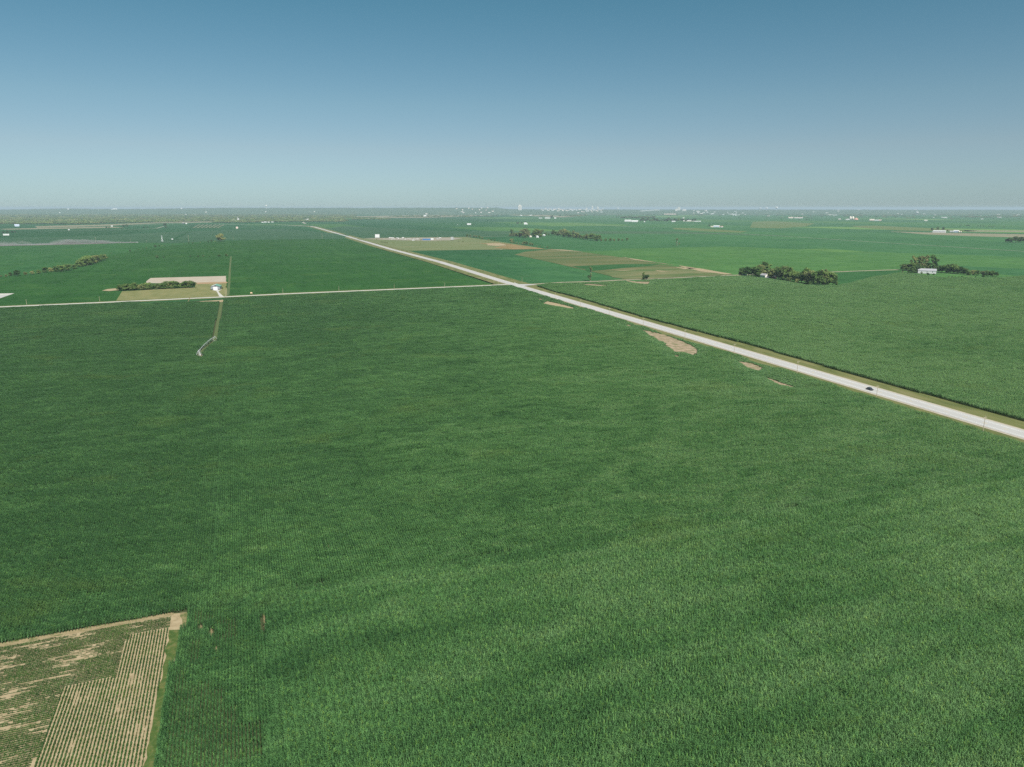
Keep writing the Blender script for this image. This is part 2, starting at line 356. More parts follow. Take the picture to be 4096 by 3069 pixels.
sheet('field', GP([(2420, 1092), (2500, 1082), (2640, 1070), (2760, 1077), (2931, 1099), (2800, 1105), (2640, 1113), (2520, 1118), (2455, 1110)]), .36, M_brown2, rag=(30, 12))
sheet('field', GP([(2290, 1066), (2480, 1058), (2640, 1058), (2560, 1068), (2450, 1078), (2350, 1086)]), .42, M_dkgreen, rag=(30, 10))
for pl in ([(2185, 997), (2260, 1000), (2340, 1009), (2250, 1003)], [(2488, 1029), (2560, 1040), (2610, 1048), (2700, 1062), (2640, 1054), (2540, 1041)], [(2715, 1063), (2800, 1075), (2931, 1098), (2900, 1099), (2800, 1086), (2740, 1072)],
           [(2450, 1085), (2560, 1079), (2500, 1084)], [(2700, 1070), (2790, 1074), (2740, 1078)], [(2620, 1082), (2680, 1088), (2640, 1087)]):
    sheet('bare_strip', GP(pl), .5, M_soil, rag=(12, 3))
for pl, m in (([(3011, 888), (3090, 885), (3260, 894), (3224, 906), (3120, 914), (3000, 911)], M_yelf), ([(2690, 912), (2780, 913), (2990, 926), (2960, 932), (2800, 925), (2700, 918)], M_yelf),
              ([(3400, 904), (3500, 903), (3700, 912), (3912, 924), (3850, 927), (3600, 922), (3450, 912)], M_yelf), ([(3560, 926), (3700, 930), (4096, 938), (4500, 946), (4500, 966), (4096, 951), (3880, 945), (3700, 938)], M_tan),
              ([(3850, 921), (4200, 924), (4200, 929), (3870, 927)], M_tan), ([(0, 916), (30, 919), (500, 911), (440, 907)], M_tan), ([(140, 905), (400, 899), (700, 887), (850, 886), (850, 890), (640, 893), (430, 904), (150, 912)], M_tan),
              ([(2060, 936), (2200, 925), (2700, 926), (3200, 945), (2700, 934), (2394, 936)], M_pale), ([(1390, 866), (1800, 858), (1980, 862), (1700, 872), (1400, 872)], M_tan), ([(1980, 854), (2050, 852), (2300, 867), (2250, 870), (2050, 862)], M_tan),
              ([(60, 924), (560, 918), (580, 926), (510, 935), (300, 944), (0, 948), (0, 926)], M_dkgreen), ([(0, 952), (300, 947), (520, 936), (760, 925), (1130, 915), (1400, 940), (1370, 955), (900, 962), (700, 973), (560, 971), (0, 984)], M_pale),
              ([(750, 898), (880, 897), (870, 913), (760, 916)], M_dkgreen), ([(1380, 905), (1800, 925), (2100, 925), (2000, 943), (1860, 948), (1450, 952), (1300, 915)], M_pale)):
    sheet('field', GP(pl), .12, m)
for i in range(7):
    x = 770 + i * 16; sheet('bare_strip', GP([(x, 912), (x + 6, 912), (x + 32, 899), (x + 27, 899)]), .3, M_tan)
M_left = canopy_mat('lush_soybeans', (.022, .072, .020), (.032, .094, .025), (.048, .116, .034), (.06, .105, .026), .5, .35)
sheet('field', [G(-500, 1247), G(0, 1227), G(400, 1209), G(800, 1190.5), G(1134, 1174), G(1500, 1159), G(1779, 1147), G(1985, 1138), G(1700, 1046), G(1500, 990), G(1400, 960), G(1390, 957), G(1015, 959), G(880, 967), G(700, 981), G(430, 1022), G(420, 1040), G(330, 1066), G(200, 1090), G(0, 1110), G(-500, 1160)], .03, M_left)
# dark green crop right of the farm grove, fallow strip and plots by the metal shed
sheet('field', GP([(3330, 1091), (3480, 1085), (3596, 1082), (3600, 1092), (3480, 1112), (3390, 1136), (3345, 1143)]), .25, M_dkgreen, rag=(30, 12))
sheet('tilled_plot', GP([(585, 1126), (602, 1113), (620, 1112), (905, 1104.5), (905, 1129), (880, 1131), (700, 1134), (585, 1133)]), .12, M_soil2, rag=(12, 1.5))
sheet('lawn', GP([(465, 1203), (488, 1166), (560, 1162), (780, 1148), (781, 1136), (905, 1129), (910, 1180), (905, 1186), (880, 1187), (700, 1194)]), .10, M_lawn)
sheet('bare_strip', GP([(780, 1131), (905, 1128), (912, 1131), (905, 1134), (782, 1137.5)]), .16, surf('reddish_soil', (0.237, 0.163, 0.089), (0.296, 0.207, 0.126), .3, .95, .1, coord='pos'), rag=(8, 1.0))
sheet('bare_strip', GP([(408, 1163.5), (430, 1157), (474, 1153), (476, 1161), (440, 1165)]), .16, M_soil, rag=(8, 2))
sheet('bare_strip', GP([(798, 1206), (880, 1201), (893, 1200), (892, 1208), (850, 1212.5), (806, 1212)]), .16, M_soil, rag=(6, 2))
sheet('bare_strip', GP([(560, 1213), (800, 1207), (800, 1212), (600, 1219)]), .15, M_verge, rag=(6, 1))
sheet('concrete_pad', GP([(-200, 1180), (0, 1177), (58, 1174), (0, 1194), (-200, 1210)]), .18, M_conc)
sheet('concrete_pad', GP([(-200, 1178), (0, 1175), (58, 1174), (38, 1180), (0, 1181.5), (-200, 1187)]), .19, M_gravel)
sheet('driveway', GP([(846, 1160), (865, 1165), (870, 1172), (877, 1187), (866, 1187), (900, 1189), (895, 1186), (880, 1175), (874, 1164), (888, 1159), (872, 1161)][:5] + [(895, 1187), (889, 1182), (876, 1170), (874, 1164.5), (888, 1159.5)]), .15, M_gravel)
# track to the pivot, weedy strip line
trk = [G(888, 1199), G(883, 1230), G(872, 1290), G(862, 1345), G(854, 1370), G(838, 1382), G(815, 1400), G(800, 1418)]
strip('dirt_track', dens(trk, 10), 3.2, .06, M_track)
sheet('bare_strip', GP([(784, 1431), (792, 1422), (803, 1420), (818, 1429), (806, 1434), (790, 1433)]), .12, M_soil, rag=(4, 1))
wk = [G(912, 1182), G(917, 1130), G(920, 1070), G(924, 1026)]
strip('grass_strip', dens(wk, 20), 3.5, .2, M_track)

# soil under the tall crops
bare = [GP([(2561, 1321), (2601, 1326), (2678, 1346), (2741, 1371), (2787, 1394), (2791, 1412), (2769, 1423), (2741, 1412), (2696, 1410), (2660, 1380), (2624, 1358), (2588, 1335)]),
        GP([(2170, 1215), (2190, 1206), (2236, 1216), (2294, 1231), (2294, 1238), (2253, 1231), (2205, 1223)]),
        GP([(2149, 1197), (2160, 1196), (2176, 1199), (2170, 1202)]), GP([(2500, 1302), (2515, 1300), (2528, 1305), (2520, 1308)]),
        GP([(2950, 1446), (3010, 1455), (3052, 1473), (3042, 1487), (2990, 1474)]), GP([(3055, 1509), (3082, 1516), (3192, 1555), (3120, 1543)]), GP([(2695, 1422), (2715, 1424), (2718, 1430), (2705, 1430)])]
bare_r = [GP([(2300, 1140), (2360, 1137), (2440, 1143), (2400, 1147), (2340, 1143)]), GP([(2500, 1121), (2545, 1127), (2600, 1128), (2590, 1140), (2570, 1138), (2530, 1132)]), GP([(2705, 1118), (2755, 1118), (2750, 1121), (2708, 1121)])]
soy_top = [G(-900, 2745), G(0, 2583), G(694, 2455)]
soy_zone = [G(694, 2455), G(742, 2452), G(752, 2490), G(735, 2520), G(716, 2545), G(702, 2624), G(662, 2793), G(638, 3000), G(622, 3069), G(570, 3500), G(-900, 3500), G(-900, 2745), G(0, 2583)]
gap = GP([(1052, 2470), (1063, 2470), (1069, 2556), (1053, 2556)])
M_patch = surf('weedy_bare_soil', (.10, .13, .05), (.23, .18, .12), .22, .95, .1, coord='pos', detail=6, c3=(.33, .265, .19))
for i, bp in enumerate(bare + bare_r): sheet('bare_patch', bp, .08, M_patch if i != 1 else M_soil, rag=(4, 3 if i == 0 else .8))
# ------------------------------------------------------------------ standing crops (uncountable: instanced tiles of real plants)
def corn_tile(name, nrow, length, seed, hs=1.0, spread=1.0, miss=.03, mat=None, yell=.05):
    rg = random.Random(seed); V = []; F = []; T = []
    step = .21
    for r in range(nrow):
        x0 = (r + .5) * .76 - nrow * .38; n = int(length / step)
        for k in range(n):
            if rg.random() < miss: continue
            y0 = -length / 2 + (k + .5) * step + rg.uniform(-.05, .05); xx = x0 + rg.uniform(-.04, .04)
            h = rg.uniform(1.95, 2.6) * hs; az = rg.uniform(0, math.pi); lean = (rg.uniform(-.1, .1), rg.uniform(-.1, .1))
            tone = min(.88, max(.02, rg.gauss(.5, .26)))
            if rg.random() < yell: tone = 1.0
            for j in range(9):
                z = h * (.34 + .62 * j / 8); a = az + (j % 2) * math.pi + rg.uniform(-.45, .45)
                L = (.66 - .30 * abs(j - 4) / 5) * spread * rg.uniform(.85, 1.15); up = .18 + .035 * j; w = .052
                ca, sa = math.cos(a), math.sin(a); ox, oy = xx + lean[0] * z / 2, y0 + lean[1] * z / 2
                prof = [(0, 0, .6), (.38 * L, up, 1), (.75 * L, up * .9, .9), (L, up * .15 - .08 * (8 - j) / 8, .12)]
                n0 = len(V); tw = rg.uniform(-.6, .6)
                for d, dz, ww in prof:
                    px_, py_ = ox + ca * d, oy + sa * d; q_ = w * ww
                    V.append((px_ - sa * q_, py_ + ca * q_, z + dz + tw * q_)); V.append((px_ + sa * q_, py_ - ca * q_, z + dz - tw * q_))
                for i in range(3): F.append((n0 + 2 * i, n0 + 2 * i + 1, n0 + 2 * i + 3, n0 + 2 * i + 2)); T.append(min(.95, tone * rg.uniform(.85, 1.15)) if tone < 1 else 1.0)
            n0 = len(V); ox, oy = xx + lean[0] * h / 2, y0 + lean[1] * h / 2
            V += [(xx - .02, y0, 0), (xx + .02, y0, 0), (ox + .012, oy, h), (ox - .012, oy, h)]; F.append((n0, n0 + 1, n0 + 2, n0 + 3)); T.append(.7)
            for q_ in range(2):
                a = rg.uniform(0, 6.28); n0 = len(V); e = .14
                V += [(ox - .015, oy, h), (ox + .015, oy, h), (ox + e * math.cos(a), oy + e * math.sin(a), h + .26)]; F.append((n0, n0 + 1, n0 + 2)); T.append(.97)
    me = bpy.data.meshes.new(name); me.from_pydata(V, [], F); me.materials.append(mat or M_corn)
    at = me.attributes.new('tone', 'FLOAT', 'FACE'); at.data.foreach_set('value', T)
    return bpy.data.objects.new(name, me)
def bush_row(name, length, seed, mat, w=.26, h=.62, n=260, gapp=0.0):
    rg = random.Random(seed); V = []; F = []; T = []
    for k in range(n):
        y = rg.uniform(-length / 2, length / 2); a = rg.uniform(0, math.pi); rr = math.sqrt(rg.random())
        wv = w * (.85 + .25 * math.sin(y * 5 + seed)); x = math.cos(a) * rr * wv; z = .08 + math.sin(a) * rr * h * (.85 + .2 * math.sin(y * 3.7 + seed))
        s_ = rg.uniform(.05, .085); d = Vector((rg.gauss(x * 2, .5), rg.gauss(0, .5), rg.uniform(.4, 1.2))).normalized()
        p = d.cross(Vector((rg.random(), rg.random(), .1))).normalized() * s_; q_ = d.cross(p).normalized() * s_ * .8
        c = Vector((x, y, z)); n0 = len(V); V += [tuple(c - p), tuple(c - q_), tuple(c + p), tuple(c + q_)]; F.append((n0, n0 + 1, n0 + 2, n0 + 3)); T.append(rg.uniform(.3, .8))
    me = bpy.data.meshes.new(name); me.from_pydata(V, [], F); me.materials.append(mat)
    at = me.attributes.new('tone', 'FLOAT', 'FACE'); at.data.foreach_set('value', T)
    return bpy.data.objects.new(name, me)
PC = bpy.data.collections.new('corn_tiles')      # 0-2 large, 3-5 medium, 6-8 small, 9-11 thin stand (medium)
for i in range(3):
    PC.objects.link(corn_tile('a_large_%d' % i, 8, 8.0, 11 + i))
for i in range(3): PC.objects.link(corn_tile('b_medium_%d' % i, 4, 4.0, 21 + i))
for i in range(3): PC.objects.link(corn_tile('c_small_%d' % i, 2, 2.0, 31 + i))
for i in range(3): PC.objects.link(corn_tile('d_thin_%d' % i, 4, 4.0, 41 + i, .88, .62, .16, None, .10))
def recolour(nm, m):
    c = bpy.data.collections.new(nm)
    for o in sorted(PC.objects, key=lambda o: o.name):
        me = o.data.copy(); me.materials[0] = m; c.objects.link(bpy.data.objects.new(o.name[:3] + nm + o.name[-2:], me))
    return c
PCL = recolour('left', M_cornL); PCS = recolour('south', M_cornS)
BC = bpy.data.collections.new('bean_rows')
for i in range(4): BC.objects.link(bush_row('a_bean_%d' % i, 1.05, 51 + i, M_soyleaf, .19, .5, n=130))
for i in range(2): BC.objects.link(bush_row('b_thin_%d' % i, 1.05, 61 + i, M_soyleaf, .11, .32, 55))

def scatter_obj(name, pts, ids, rots, scls, coll, mat, label, cat=None):
    me = bpy.data.meshes.new(name); me.vertices.add(len(pts)); me.vertices.foreach_set('co', np.array(pts, dtype=np.float32).ravel())
    a = me.attributes.new('pid', 'INT', 'POINT'); a.data.foreach_set('value', np.array(ids, dtype=np.int32))
    a = me.attributes.new('prot', 'FLOAT_VECTOR', 'POINT'); a.data.foreach_set('vector', np.array(rots, dtype=np.float32).ravel())
    a = me.attributes.new('pscl', 'FLOAT_VECTOR', 'POINT'); a.data.foreach_set('vector', np.array(scls, dtype=np.float32).ravel())
    me.materials.append(mat)
    o = bpy.data.objects.new(name, me); SC.objects.link(o)
    ng = bpy.data.node_groups.new(name, 'GeometryNodeTree')
    ng.interface.new_socket('Geometry', in_out='INPUT', socket_type='NodeSocketGeometry'); ng.interface.new_socket('Geometry', in_out='OUTPUT', socket_type='NodeSocketGeometry')
    gi = ng.nodes.new('NodeGroupInput'); go = ng.nodes.new('NodeGroupOutput')
    ci = ng.nodes.new('GeometryNodeCollectionInfo'); ci.inputs['Collection'].default_value = coll; ci.inputs['Separate Children'].default_value = True; ci.inputs['Reset Children'].default_value = True
    ip = ng.nodes.new('GeometryNodeInstanceOnPoints'); ip.inputs['Pick Instance'].default_value = True
    def att(nm, ty):
        n = ng.nodes.new('GeometryNodeInputNamedAttribute'); n.data_type = ty; n.inputs[0].default_value = nm; return n.outputs[0]
    ng.links.new(gi.outputs[0], ip.inputs['Points']); ng.links.new(ci.outputs[0], ip.inputs['Instance'])
    ng.links.new(att('pid', 'INT'), ip.inputs['Instance Index']); ng.links.new(att('prot', 'FLOAT_VECTOR'), ip.inputs['Rotation']); ng.links.new(att('pscl', 'FLOAT_VECTOR'), ip.inputs['Scale'])
    ng.links.new(ip.outputs[0], go.inputs[0])
    md = o.modifiers.new('plants', 'NODES'); md.node_group = ng
    return tag(o, label, cat, None, 'stuff')

def visible(pts, mg=90):
    """roughly inside a widened view cone, so a step to the side still finds crop"""
    x, y = pts[:, 0], pts[:, 1]
    zc = y * ct + H * st
    ok = zc > 5
    ppx = 2048 + FOC * x / np.maximum(zc, 1); ppy = 1534.5 + FOC * (H * ct - y * st) / np.maximum(zc, 1)
    mx = mg / np.maximum(zc, 1) * FOC * .35 + 60
    return ok & (ppx > -mx) & (ppx < 4096 + mx) & (ppy < 3069 + 260)
def tiles(poly, holes, ang=None, ymin_px=None):
    a = A if ang is None else Vector((-math.sin(ang), math.cos(ang))); bb = Vector((a.y, -a.x)); M2 = np.array([[bb.x, bb.y], [a.x, a.y]])
    pg = np.array(poly); loc = pg @ M2.T; lo, hi = loc.min(0), loc.max(0)
    xs = np.arange(math.floor(lo[0] / 6.08) * 6.08, hi[0] + 6.08, 6.08); ys = np.arange(math.floor(lo[1] / 8) * 8, hi[1] + 8, 8.0)
    gx, gy = np.meshgrid(xs, ys); c = np.stack([gx.ravel(), gy.ravel()], 1)
    res = []
    for lev, (w, l) in enumerate(((6.08, 8.0), (3.04, 4.0), (1.52, 2.0))):
        wpt = c @ M2; k = visible(wpt); c = c[k]; wpt = wpt[k]
        ins = in_poly(wpt, poly)
        for h_ in holes: ins &= ~in_poly(wpt, h_)
        d = seg_dist(wpt, poly)
        for h_ in holes: d = np.minimum(d, seg_dist(wpt, h_))
        hd_ = math.hypot(w, l) / 2
        if lev < 2:
            keep = ins & (d > hd_); cross = d <= hd_
            if lev == 0: nr_ = (np.hypot(wpt[:, 0], wpt[:, 1]) < 750) & ins; cross = cross | nr_; keep = keep & ~nr_
            res.append((lev, wpt[keep])); cc = c[cross]
            c = np.concatenate([cc + np.array([sx * w / 4, sy * l / 4]) for sx in (-1, 1) for sy in (-1, 1)]) if len(cc) else cc
        else:
            res.append((lev, wpt[ins]))
        if len(c) == 0: break
    return res
bare_all = None
def taper(x, y):
    global bare_all
    if bare_all is None: bare_all = [np.array(b_) for b_ in bare + bare_r]
    p = np.array([[x, y]]); d = min(float(seg_dist(p, b_)[0]) if abs(b_[:, 0].mean() - x) < 90 and abs(b_[:, 1].mean() - y) < 90 else 99 for b_ in bare_all)
    return 1.0 if d > 14 else .30 + .70 * max(0, d - 1) / 13
def plant(name, poly, holes, label, ang=None, thin=None, coll=None):
    pts = []; ids = []; rots = []; scl = []; g = GANG if ang is None else ang
    for lev, w in tiles(poly, holes, ang):
        for x, y in w:
            i = lev * 3 + random.randrange(3)
            zs = .93 + .16 * noise.noise(Vector((x * .02, y * .02, 4))) + .30 * noise.noise(Vector((x * .085 - y * .02, y * .11, 8))) + .12 * noise.noise(Vector((x * .2, y * .22, 3))) + random.uniform(-.03, .03)
            zs *= taper(x, y)
            pts.append((x, y, .05)); ids.append(i); rots.append((random.uniform(-.012, .012), random.uniform(-.012, .012), g + random.choice((0, math.pi)))); scl.append((1, 1, zs))
            if thin and lev > 0 and thin(x, y): ids[-1] = 9 + random.randrange(3) if lev == 1 else i
    print(name, len(pts))
    return scatter_obj(name, pts, ids, rots, scl, coll or PC, M_corn, label)

far_l = Vector(G(0, 1239)); far_m = Vector(G(915, 1199)); far_r = Vector(G(2030, 1147))
left_ext = far_l + (far_l - far_m).normalized() * 260
yel_a = Vector(G(2045, 1146)); yel_b = Vector(G(4096, 1790)); dirn = (yel_b - yel_a).normalized(); near_r = yel_b + dirn * 330
main = [tuple(left_ext), tuple(far_l), G(400, 1220), tuple(far_m), G(1500, 1170), tuple(yel_a), tuple(yel_b), tuple(near_r), (near_r.x, -60), (-420, -60), tuple(left_ext - A * 700)]
def buff(pl, w):
    out = []; L = []; Rr = []
    pl = [Vector(p) for p in pl]
    for i, p in enumerate(pl):
        d = (pl[min(i + 1, len(pl) - 1)] - pl[max(i - 1, 0)]).normalized(); n = Vector((d.y, -d.x)) * w / 2
        L.append(tuple(p - n)); Rr.append(tuple(p + n))
    return L + Rr[::-1]
thin_poly = GP([(700, 2545), (760, 2440), (1100, 2415), (1108, 3200), (590, 3200), (640, 2838)])
thin_in = GP([(700, 2545), (765, 2447), (1075, 2430), (1068, 3200), (590, 3200), (640, 2838)])
strawz = GP([(690, 2470), (820, 2430), (900, 2520), (830, 2640), (720, 2620)])
holes = [ragged(b_, 6, 4 if i_ == 0 else 1.0, 1) for i_, b_ in enumerate(bare)] + [soy_zone, gap, buff(trk, 4.6), GP([(780, 1432), (795, 1418), (805, 1418), (822, 1430), (806, 1436)]),
         GP([(560, 1205), (800, 1203), (892, 1198), (893, 1209), (850, 1213), (700, 1215), (560, 1220)])]
for k, (x, y) in enumerate([(800, 2515), (842, 2530), (862, 2600), (1310, 2180)]):
    holes.append(GP([(x, y), (x + 6, y - 6), (x + 9, y + 26), (x + 3, y + 30)]))
mn = np.array([[0, 0]])
def thin_fn(x, y):
    p = np.array([[x, y]]); n_ = noise.noise(Vector((x * .06, y * .06, 9)))
    edge = (P(x, y)[0] - 700) / 400 * .75 - .35 + .25 * noise.noise(Vector((x * .3, y * .1, 3)))
    return n_ > edge
# split the level-1 tiling of the thin stand: subdivide large tiles there by treating it as its own field
holes_main = holes + [thin_in]
yl0, yl1 = Vector(G(842, 2415)), Vector(G(915, 1197)); yb1 = Vector(G(4096, 1887)); xdir = (yb1 - yl0).normalized(); ldir = (yl1 - yl0).normalized()
left_f = [tuple(left_ext), tuple(far_l), G(400, 1220), G(914.5, 1198), tuple(yl0), tuple(yl0 - ldir * 30), (-420, -60), tuple(left_ext - A * 700)]
main_f = [tuple(yl1), G(1500, 1170), tuple(yel_a), tuple(yel_b), tuple(yb1 + xdir * 60), tuple(yl0 + xdir * .3)]
south_f = [tuple(yl0 - ldir * .8 + xdir * .3), tuple(yb1 - ldir * .8 + xdir * 60), tuple(near_r), (near_r.x, -60), (-300, -60), tuple(yl0 - ldir * 31)]
plant('corn_field', left_f, holes_main, 'darker green corn field on the left below the gravel road', None, None, PCL)
plant('corn_field', main_f, holes_main, 'large mid green corn field between dirt track and highway')
plant('corn_field', south_f, holes_main, 'banded pale green corn field filling the right foreground', GANG - math.pi / 2, None, PCS)
dry = bush_row('a_dry', 1.05, 81, surf('dry_leaves', (.20, .18, .09), (.34, .27, .16), 4, .9, .1), .30, 1.5, 120); DC = bpy.data.collections.new('dry_rows'); DC.objects.link(dry)
dpt = []
for h_ in [gap] + holes[len(bare) + 4:]:
    a_ = np.array(h_); c_ = a_.mean(0); L_ = max(np.linalg.norm(a_[0] - a_[3]), 1.0)
    for k_ in np.arange(-L_ / 2 + .4, L_ / 2, .8): dpt.append((c_[0] + A.x * k_, c_[1] + A.y * k_, .05))
scatter_obj('dry_plants', dpt, [0] * len(dpt), [(0, 0, GANG)] * len(dpt), [(1, 1, random.uniform(.7, 1.1)) for _ in dpt], DC, M_corn, 'short strips of dried out plants in the gappy corn')
plant('corn_stand', thin_poly, holes[len(bare):], 'thin gappy corn stand with visible rows right of the small soybean plots', None, thin_fn)
for nm in ('corn_stand',):
    o = bpy.data.objects[nm]; n_ = len(o.data.vertices); a = o.data.attributes['pid']; vals = [0] * n_; a.data.foreach_get('value', vals)
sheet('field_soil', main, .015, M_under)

rf = [G(2150, 1147), G(2181, 1139), G(2470, 1131), G(2660, 1120), G(2800, 1113), G(2960, 1107), G(3030, 1114), G(3110, 1124), G(3224, 1144), G(3344, 1146), G(3395, 1138), G(3480, 1114), G(3600, 1094), G(3696, 1105), G(3768, 1115), G(4002, 1115), G(4230, 1100), G(4400, 1095), G(4900, 1200),
      (HW(-560, 36)[0] + 300, HW(-560, 36)[1] + 100), HW(-560, 33), HW(-200, 30), HW(0, 29), HW(120, 29), HW(260, 28), HW(380, 27)]
rfx = [p for p in rf]
edge = [(4096, 1686), (3743, 1590), (3495, 1524), (3000, 1381), (2836, 1340), (2565, 1268.5), (2316, 1194), (2226, 1171)]
e0 = Vector(G(*edge[0])); e1 = Vector(G(*edge[1])); ext = e0 + (e0 - e1).normalized() * 420
rf = rf[:19] + [(ext.x + 500, ext.y + 250), tuple(ext)] + GP(edge)
plant('corn_field', rf, [ragged(b_, 6, 3, 2) for b_ in bare_r], 'corn field right of the highway below the farm groves', ang=math.atan2(hd.y, hd.x) - math.pi / 2)
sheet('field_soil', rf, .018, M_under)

# small soybean plots, lower left
V_out = GP([(675, 2512), (515, 2543), (504, 2578), (461, 2711), (244, 2751), (184, 2947), (127, 3069), (60, 3300), (480, 3500), (560, 3200), (583, 3000), (645, 2700), (674, 2520)])
H_out = GP([(690, 2467), (0, 2592), (-900, 2755), (-900, 3500), (0, 3400), (127, 3069), (184, 2947), (244, 2751), (461, 2711), (504, 2578), (515, 2543), (676, 2510)])
sheet('plot_soil', soy_zone, .03, M_soil)
sheet('weedy_corner', GP([(722, 2452), (745, 2450), (758, 2490), (740, 2518), (728, 2500), (731, 2478)]), .06, surf('weeds', (.05, .085, .025), (.14, .135, .06), .6, .95, .1, coord='pos', c3=(.23, .19, .11)), rag=(2, .9))
sheet('grass_margin', GP([(676, 2522), (742, 2518), (722, 2545), (706, 2624), (668, 2793), (642, 3000), (628, 3069), (580, 3400), (510, 3400), (572, 3069), (585, 3000), (628, 2793), (664, 2624)]), .045, surf('margin_grass', (.032, .065, .016), (.055, .09, .024), .5, .95, .1, coord='pos', c3=(.12, .12, .045)), rag=(2.5, 1.1))
sheet('grass_margin', [G(-900, 2733), G(0, 2573), G(694, 2449), G(694, 2462), G(0, 2588), G(-900, 2754)], .05, surf('margin_soil', (.15, .135, .065), (.25, .20, .12), .4, .95, .1, coord='pos', c3=(.07, .095, .03)), rag=(5, .6))
def bean_rows(name, poly, d, sp, cover, label, wid=1.0):
    d = Vector(d).normalized(); n = Vector((d.y, -d.x)); M2 = np.array([[n.x, n.y], [d.x, d.y]]); loc = np.array(poly) @ M2.T; lo, hi = loc.min(0), loc.max(0)
    xs = np.arange(lo[0], hi[0], sp); ys = np.arange(lo[1], hi[1], 1.0); gx, gy = np.meshgrid(xs, ys); w = np.stack([gx.ravel(), gy.ravel()], 1) @ M2
    w = w[in_poly(w, poly)]; g = math.atan2(d.y, d.x) - math.pi / 2; pts = []; ids = []; rots = []; scl = []
    for x, y in w:
        s_ = np.dot((x, y), (n.x, n.y)); t_ = np.dot((x, y), (d.x, d.y))
        c = noise.noise(Vector((s_ * .16, t_ * .11, 2.2))) * .75 + .65 * noise.noise(Vector((s_ * 1.1, t_ * .16, 7.7))) + random.uniform(-.16, .16) + cover
        if c < -.18: continue
        i = random.randrange(4) if c > .02 else 4 + random.randrange(2)
        k = (.85 + .5 * max(0, min(.6, c))) * wid
        pts.append((x, y, .03)); ids.append(i); rots.append((0, 0, g + random.choice((0, math.pi)) + random.uniform(-.05, .05))); scl.append((k * random.uniform(.9, 1.1), 1, .9 + .3 * max(0, min(.5, c))))
    print(name, len(pts)); return scatter_obj(name, pts, ids, rots, scl, BC, M_soyleaf, label)
dH = Vector(G(694, 2456)) - Vector(G(0, 2583)); dV = Vector(G(645, 2700)) - Vector(G(583, 3000))
bean_rows('soybean_rows', H_out, dH, .76, .30, 'patchy soybean rows running across the lower left corner plot', 1.0)
bean_rows('soybean_rows', V_out, A, .76, .60, 'even soybean rows on pale soil running away from the viewer')
# ------------------------------------------------------------------ trees
def foliage_mat(name, c1, c2, c3):
    m, nt, out = newmat(name); v = pos(nt)
    col = ramp(nt, noise_n(nt, v, .25, 3, .6), [(.3, c1), (.5, c2), (.72, c3)])
    at = nd(nt, 'ShaderNodeAttribute', attribute_name='tone')
    col = mixc(nt, 1.0, col, ramp(nt, at.outputs['Fac'], [(0, (.75, .75, .75)), (1, (2.3, 2.2, 2.0))]), 'MULTIPLY')
    oi = nd(nt, 'ShaderNodeObjectInfo'); col = mixc(nt, 1.0, col, ramp(nt, oi.outputs['Random'], [(0, (.72, .8, .75)), (.5, (1, 1, 1)), (1, (1.5, 1.35, 1.3))]), 'MULTIPLY')
    d = nd(nt, 'ShaderNodeBsdfDiffuse'); t = nd(nt, 'ShaderNodeBsdfTranslucent'); nt.links.new(col, d.inputs[0]); nt.links.new(col, t.inputs[0])
    a = nd(nt, 'ShaderNodeMixShader'); a.inputs[0].default_value = .25; nt.links.new(d.outputs[0], a.inputs[1]); nt.links.new(t.outputs[0], a.inputs[2])
    nt.links.new(a.outputs[0], out.inputs[0]); return m
M_fol = {'green': foliage_mat('leaves_green', (.045, .085, .028), (.075, .13, .042), (.12, .18, .065)),
         'olive': foliage_mat('leaves_olive', (.075, .105, .04), (.12, .15, .062), (.18, .21, .10)),
         'dark': foliage_mat('leaves_dark', (.028, .06, .022), (.045, .088, .032), (.07, .12, .045)),
         'brown': foliage_mat('leaves_brown', (.085, .10, .045), (.13, .14, .068), (.19, .19, .10))}
M_bark = surf('bark', (.12, .10, .075), (.24, .21, .17), 3, .9, .1)
M_dead = surf('dead_wood', (.35, .32, .27), (.5, .47, .42), 3, .9, .1)
def crown_mesh(name, lobes, n, leaf, mat, seed, tonez=True):
    """leaf clumps spread over and inside many uneven lobes; unit height tree"""
    rg = random.Random(seed); V = []; F = []; T = []; tot = sum(l[3] ** 2 for l in lobes)
    for (cx, cy_, cz, r, rz) in lobes:
        k = int(n * r * r / tot)
        for _ in range(k):
            d = Vector((rg.gauss(0, 1), rg.gauss(0, 1), rg.gauss(0, 1))).normalized(); q = rg.random() ** .35
            c = Vector((cx + d.x * r * q, cy_ + d.y * r * q, cz + d.z * rz * q)); s_ = leaf * rg.uniform(.6, 1.3)
            nrm = (d + Vector((rg.gauss(0, .6), rg.gauss(0, .6), rg.gauss(.3, .6)))).normalized()
            p = nrm.cross(Vector((rg.random() + .01, rg.random(), rg.random()))).normalized() * s_; w = nrm.cross(p).normalized() * s_ * rg.uniform(.5, 1)
            n0 = len(V); V += [tuple(c - p), tuple(c - w), tuple(c + p * .8), tuple(c + w)]; F.append((n0, n0 + 1, n0 + 2, n0 + 3)); T.append(max(0, min(1, rg.gauss(.45, .2))))
    me = bpy.data.meshes.new(name); me.from_pydata(V, [], F); me.materials.append(mat)
    a = me.attributes.new('tone', 'FLOAT', 'FACE'); a.data.foreach_set('value', T); return me
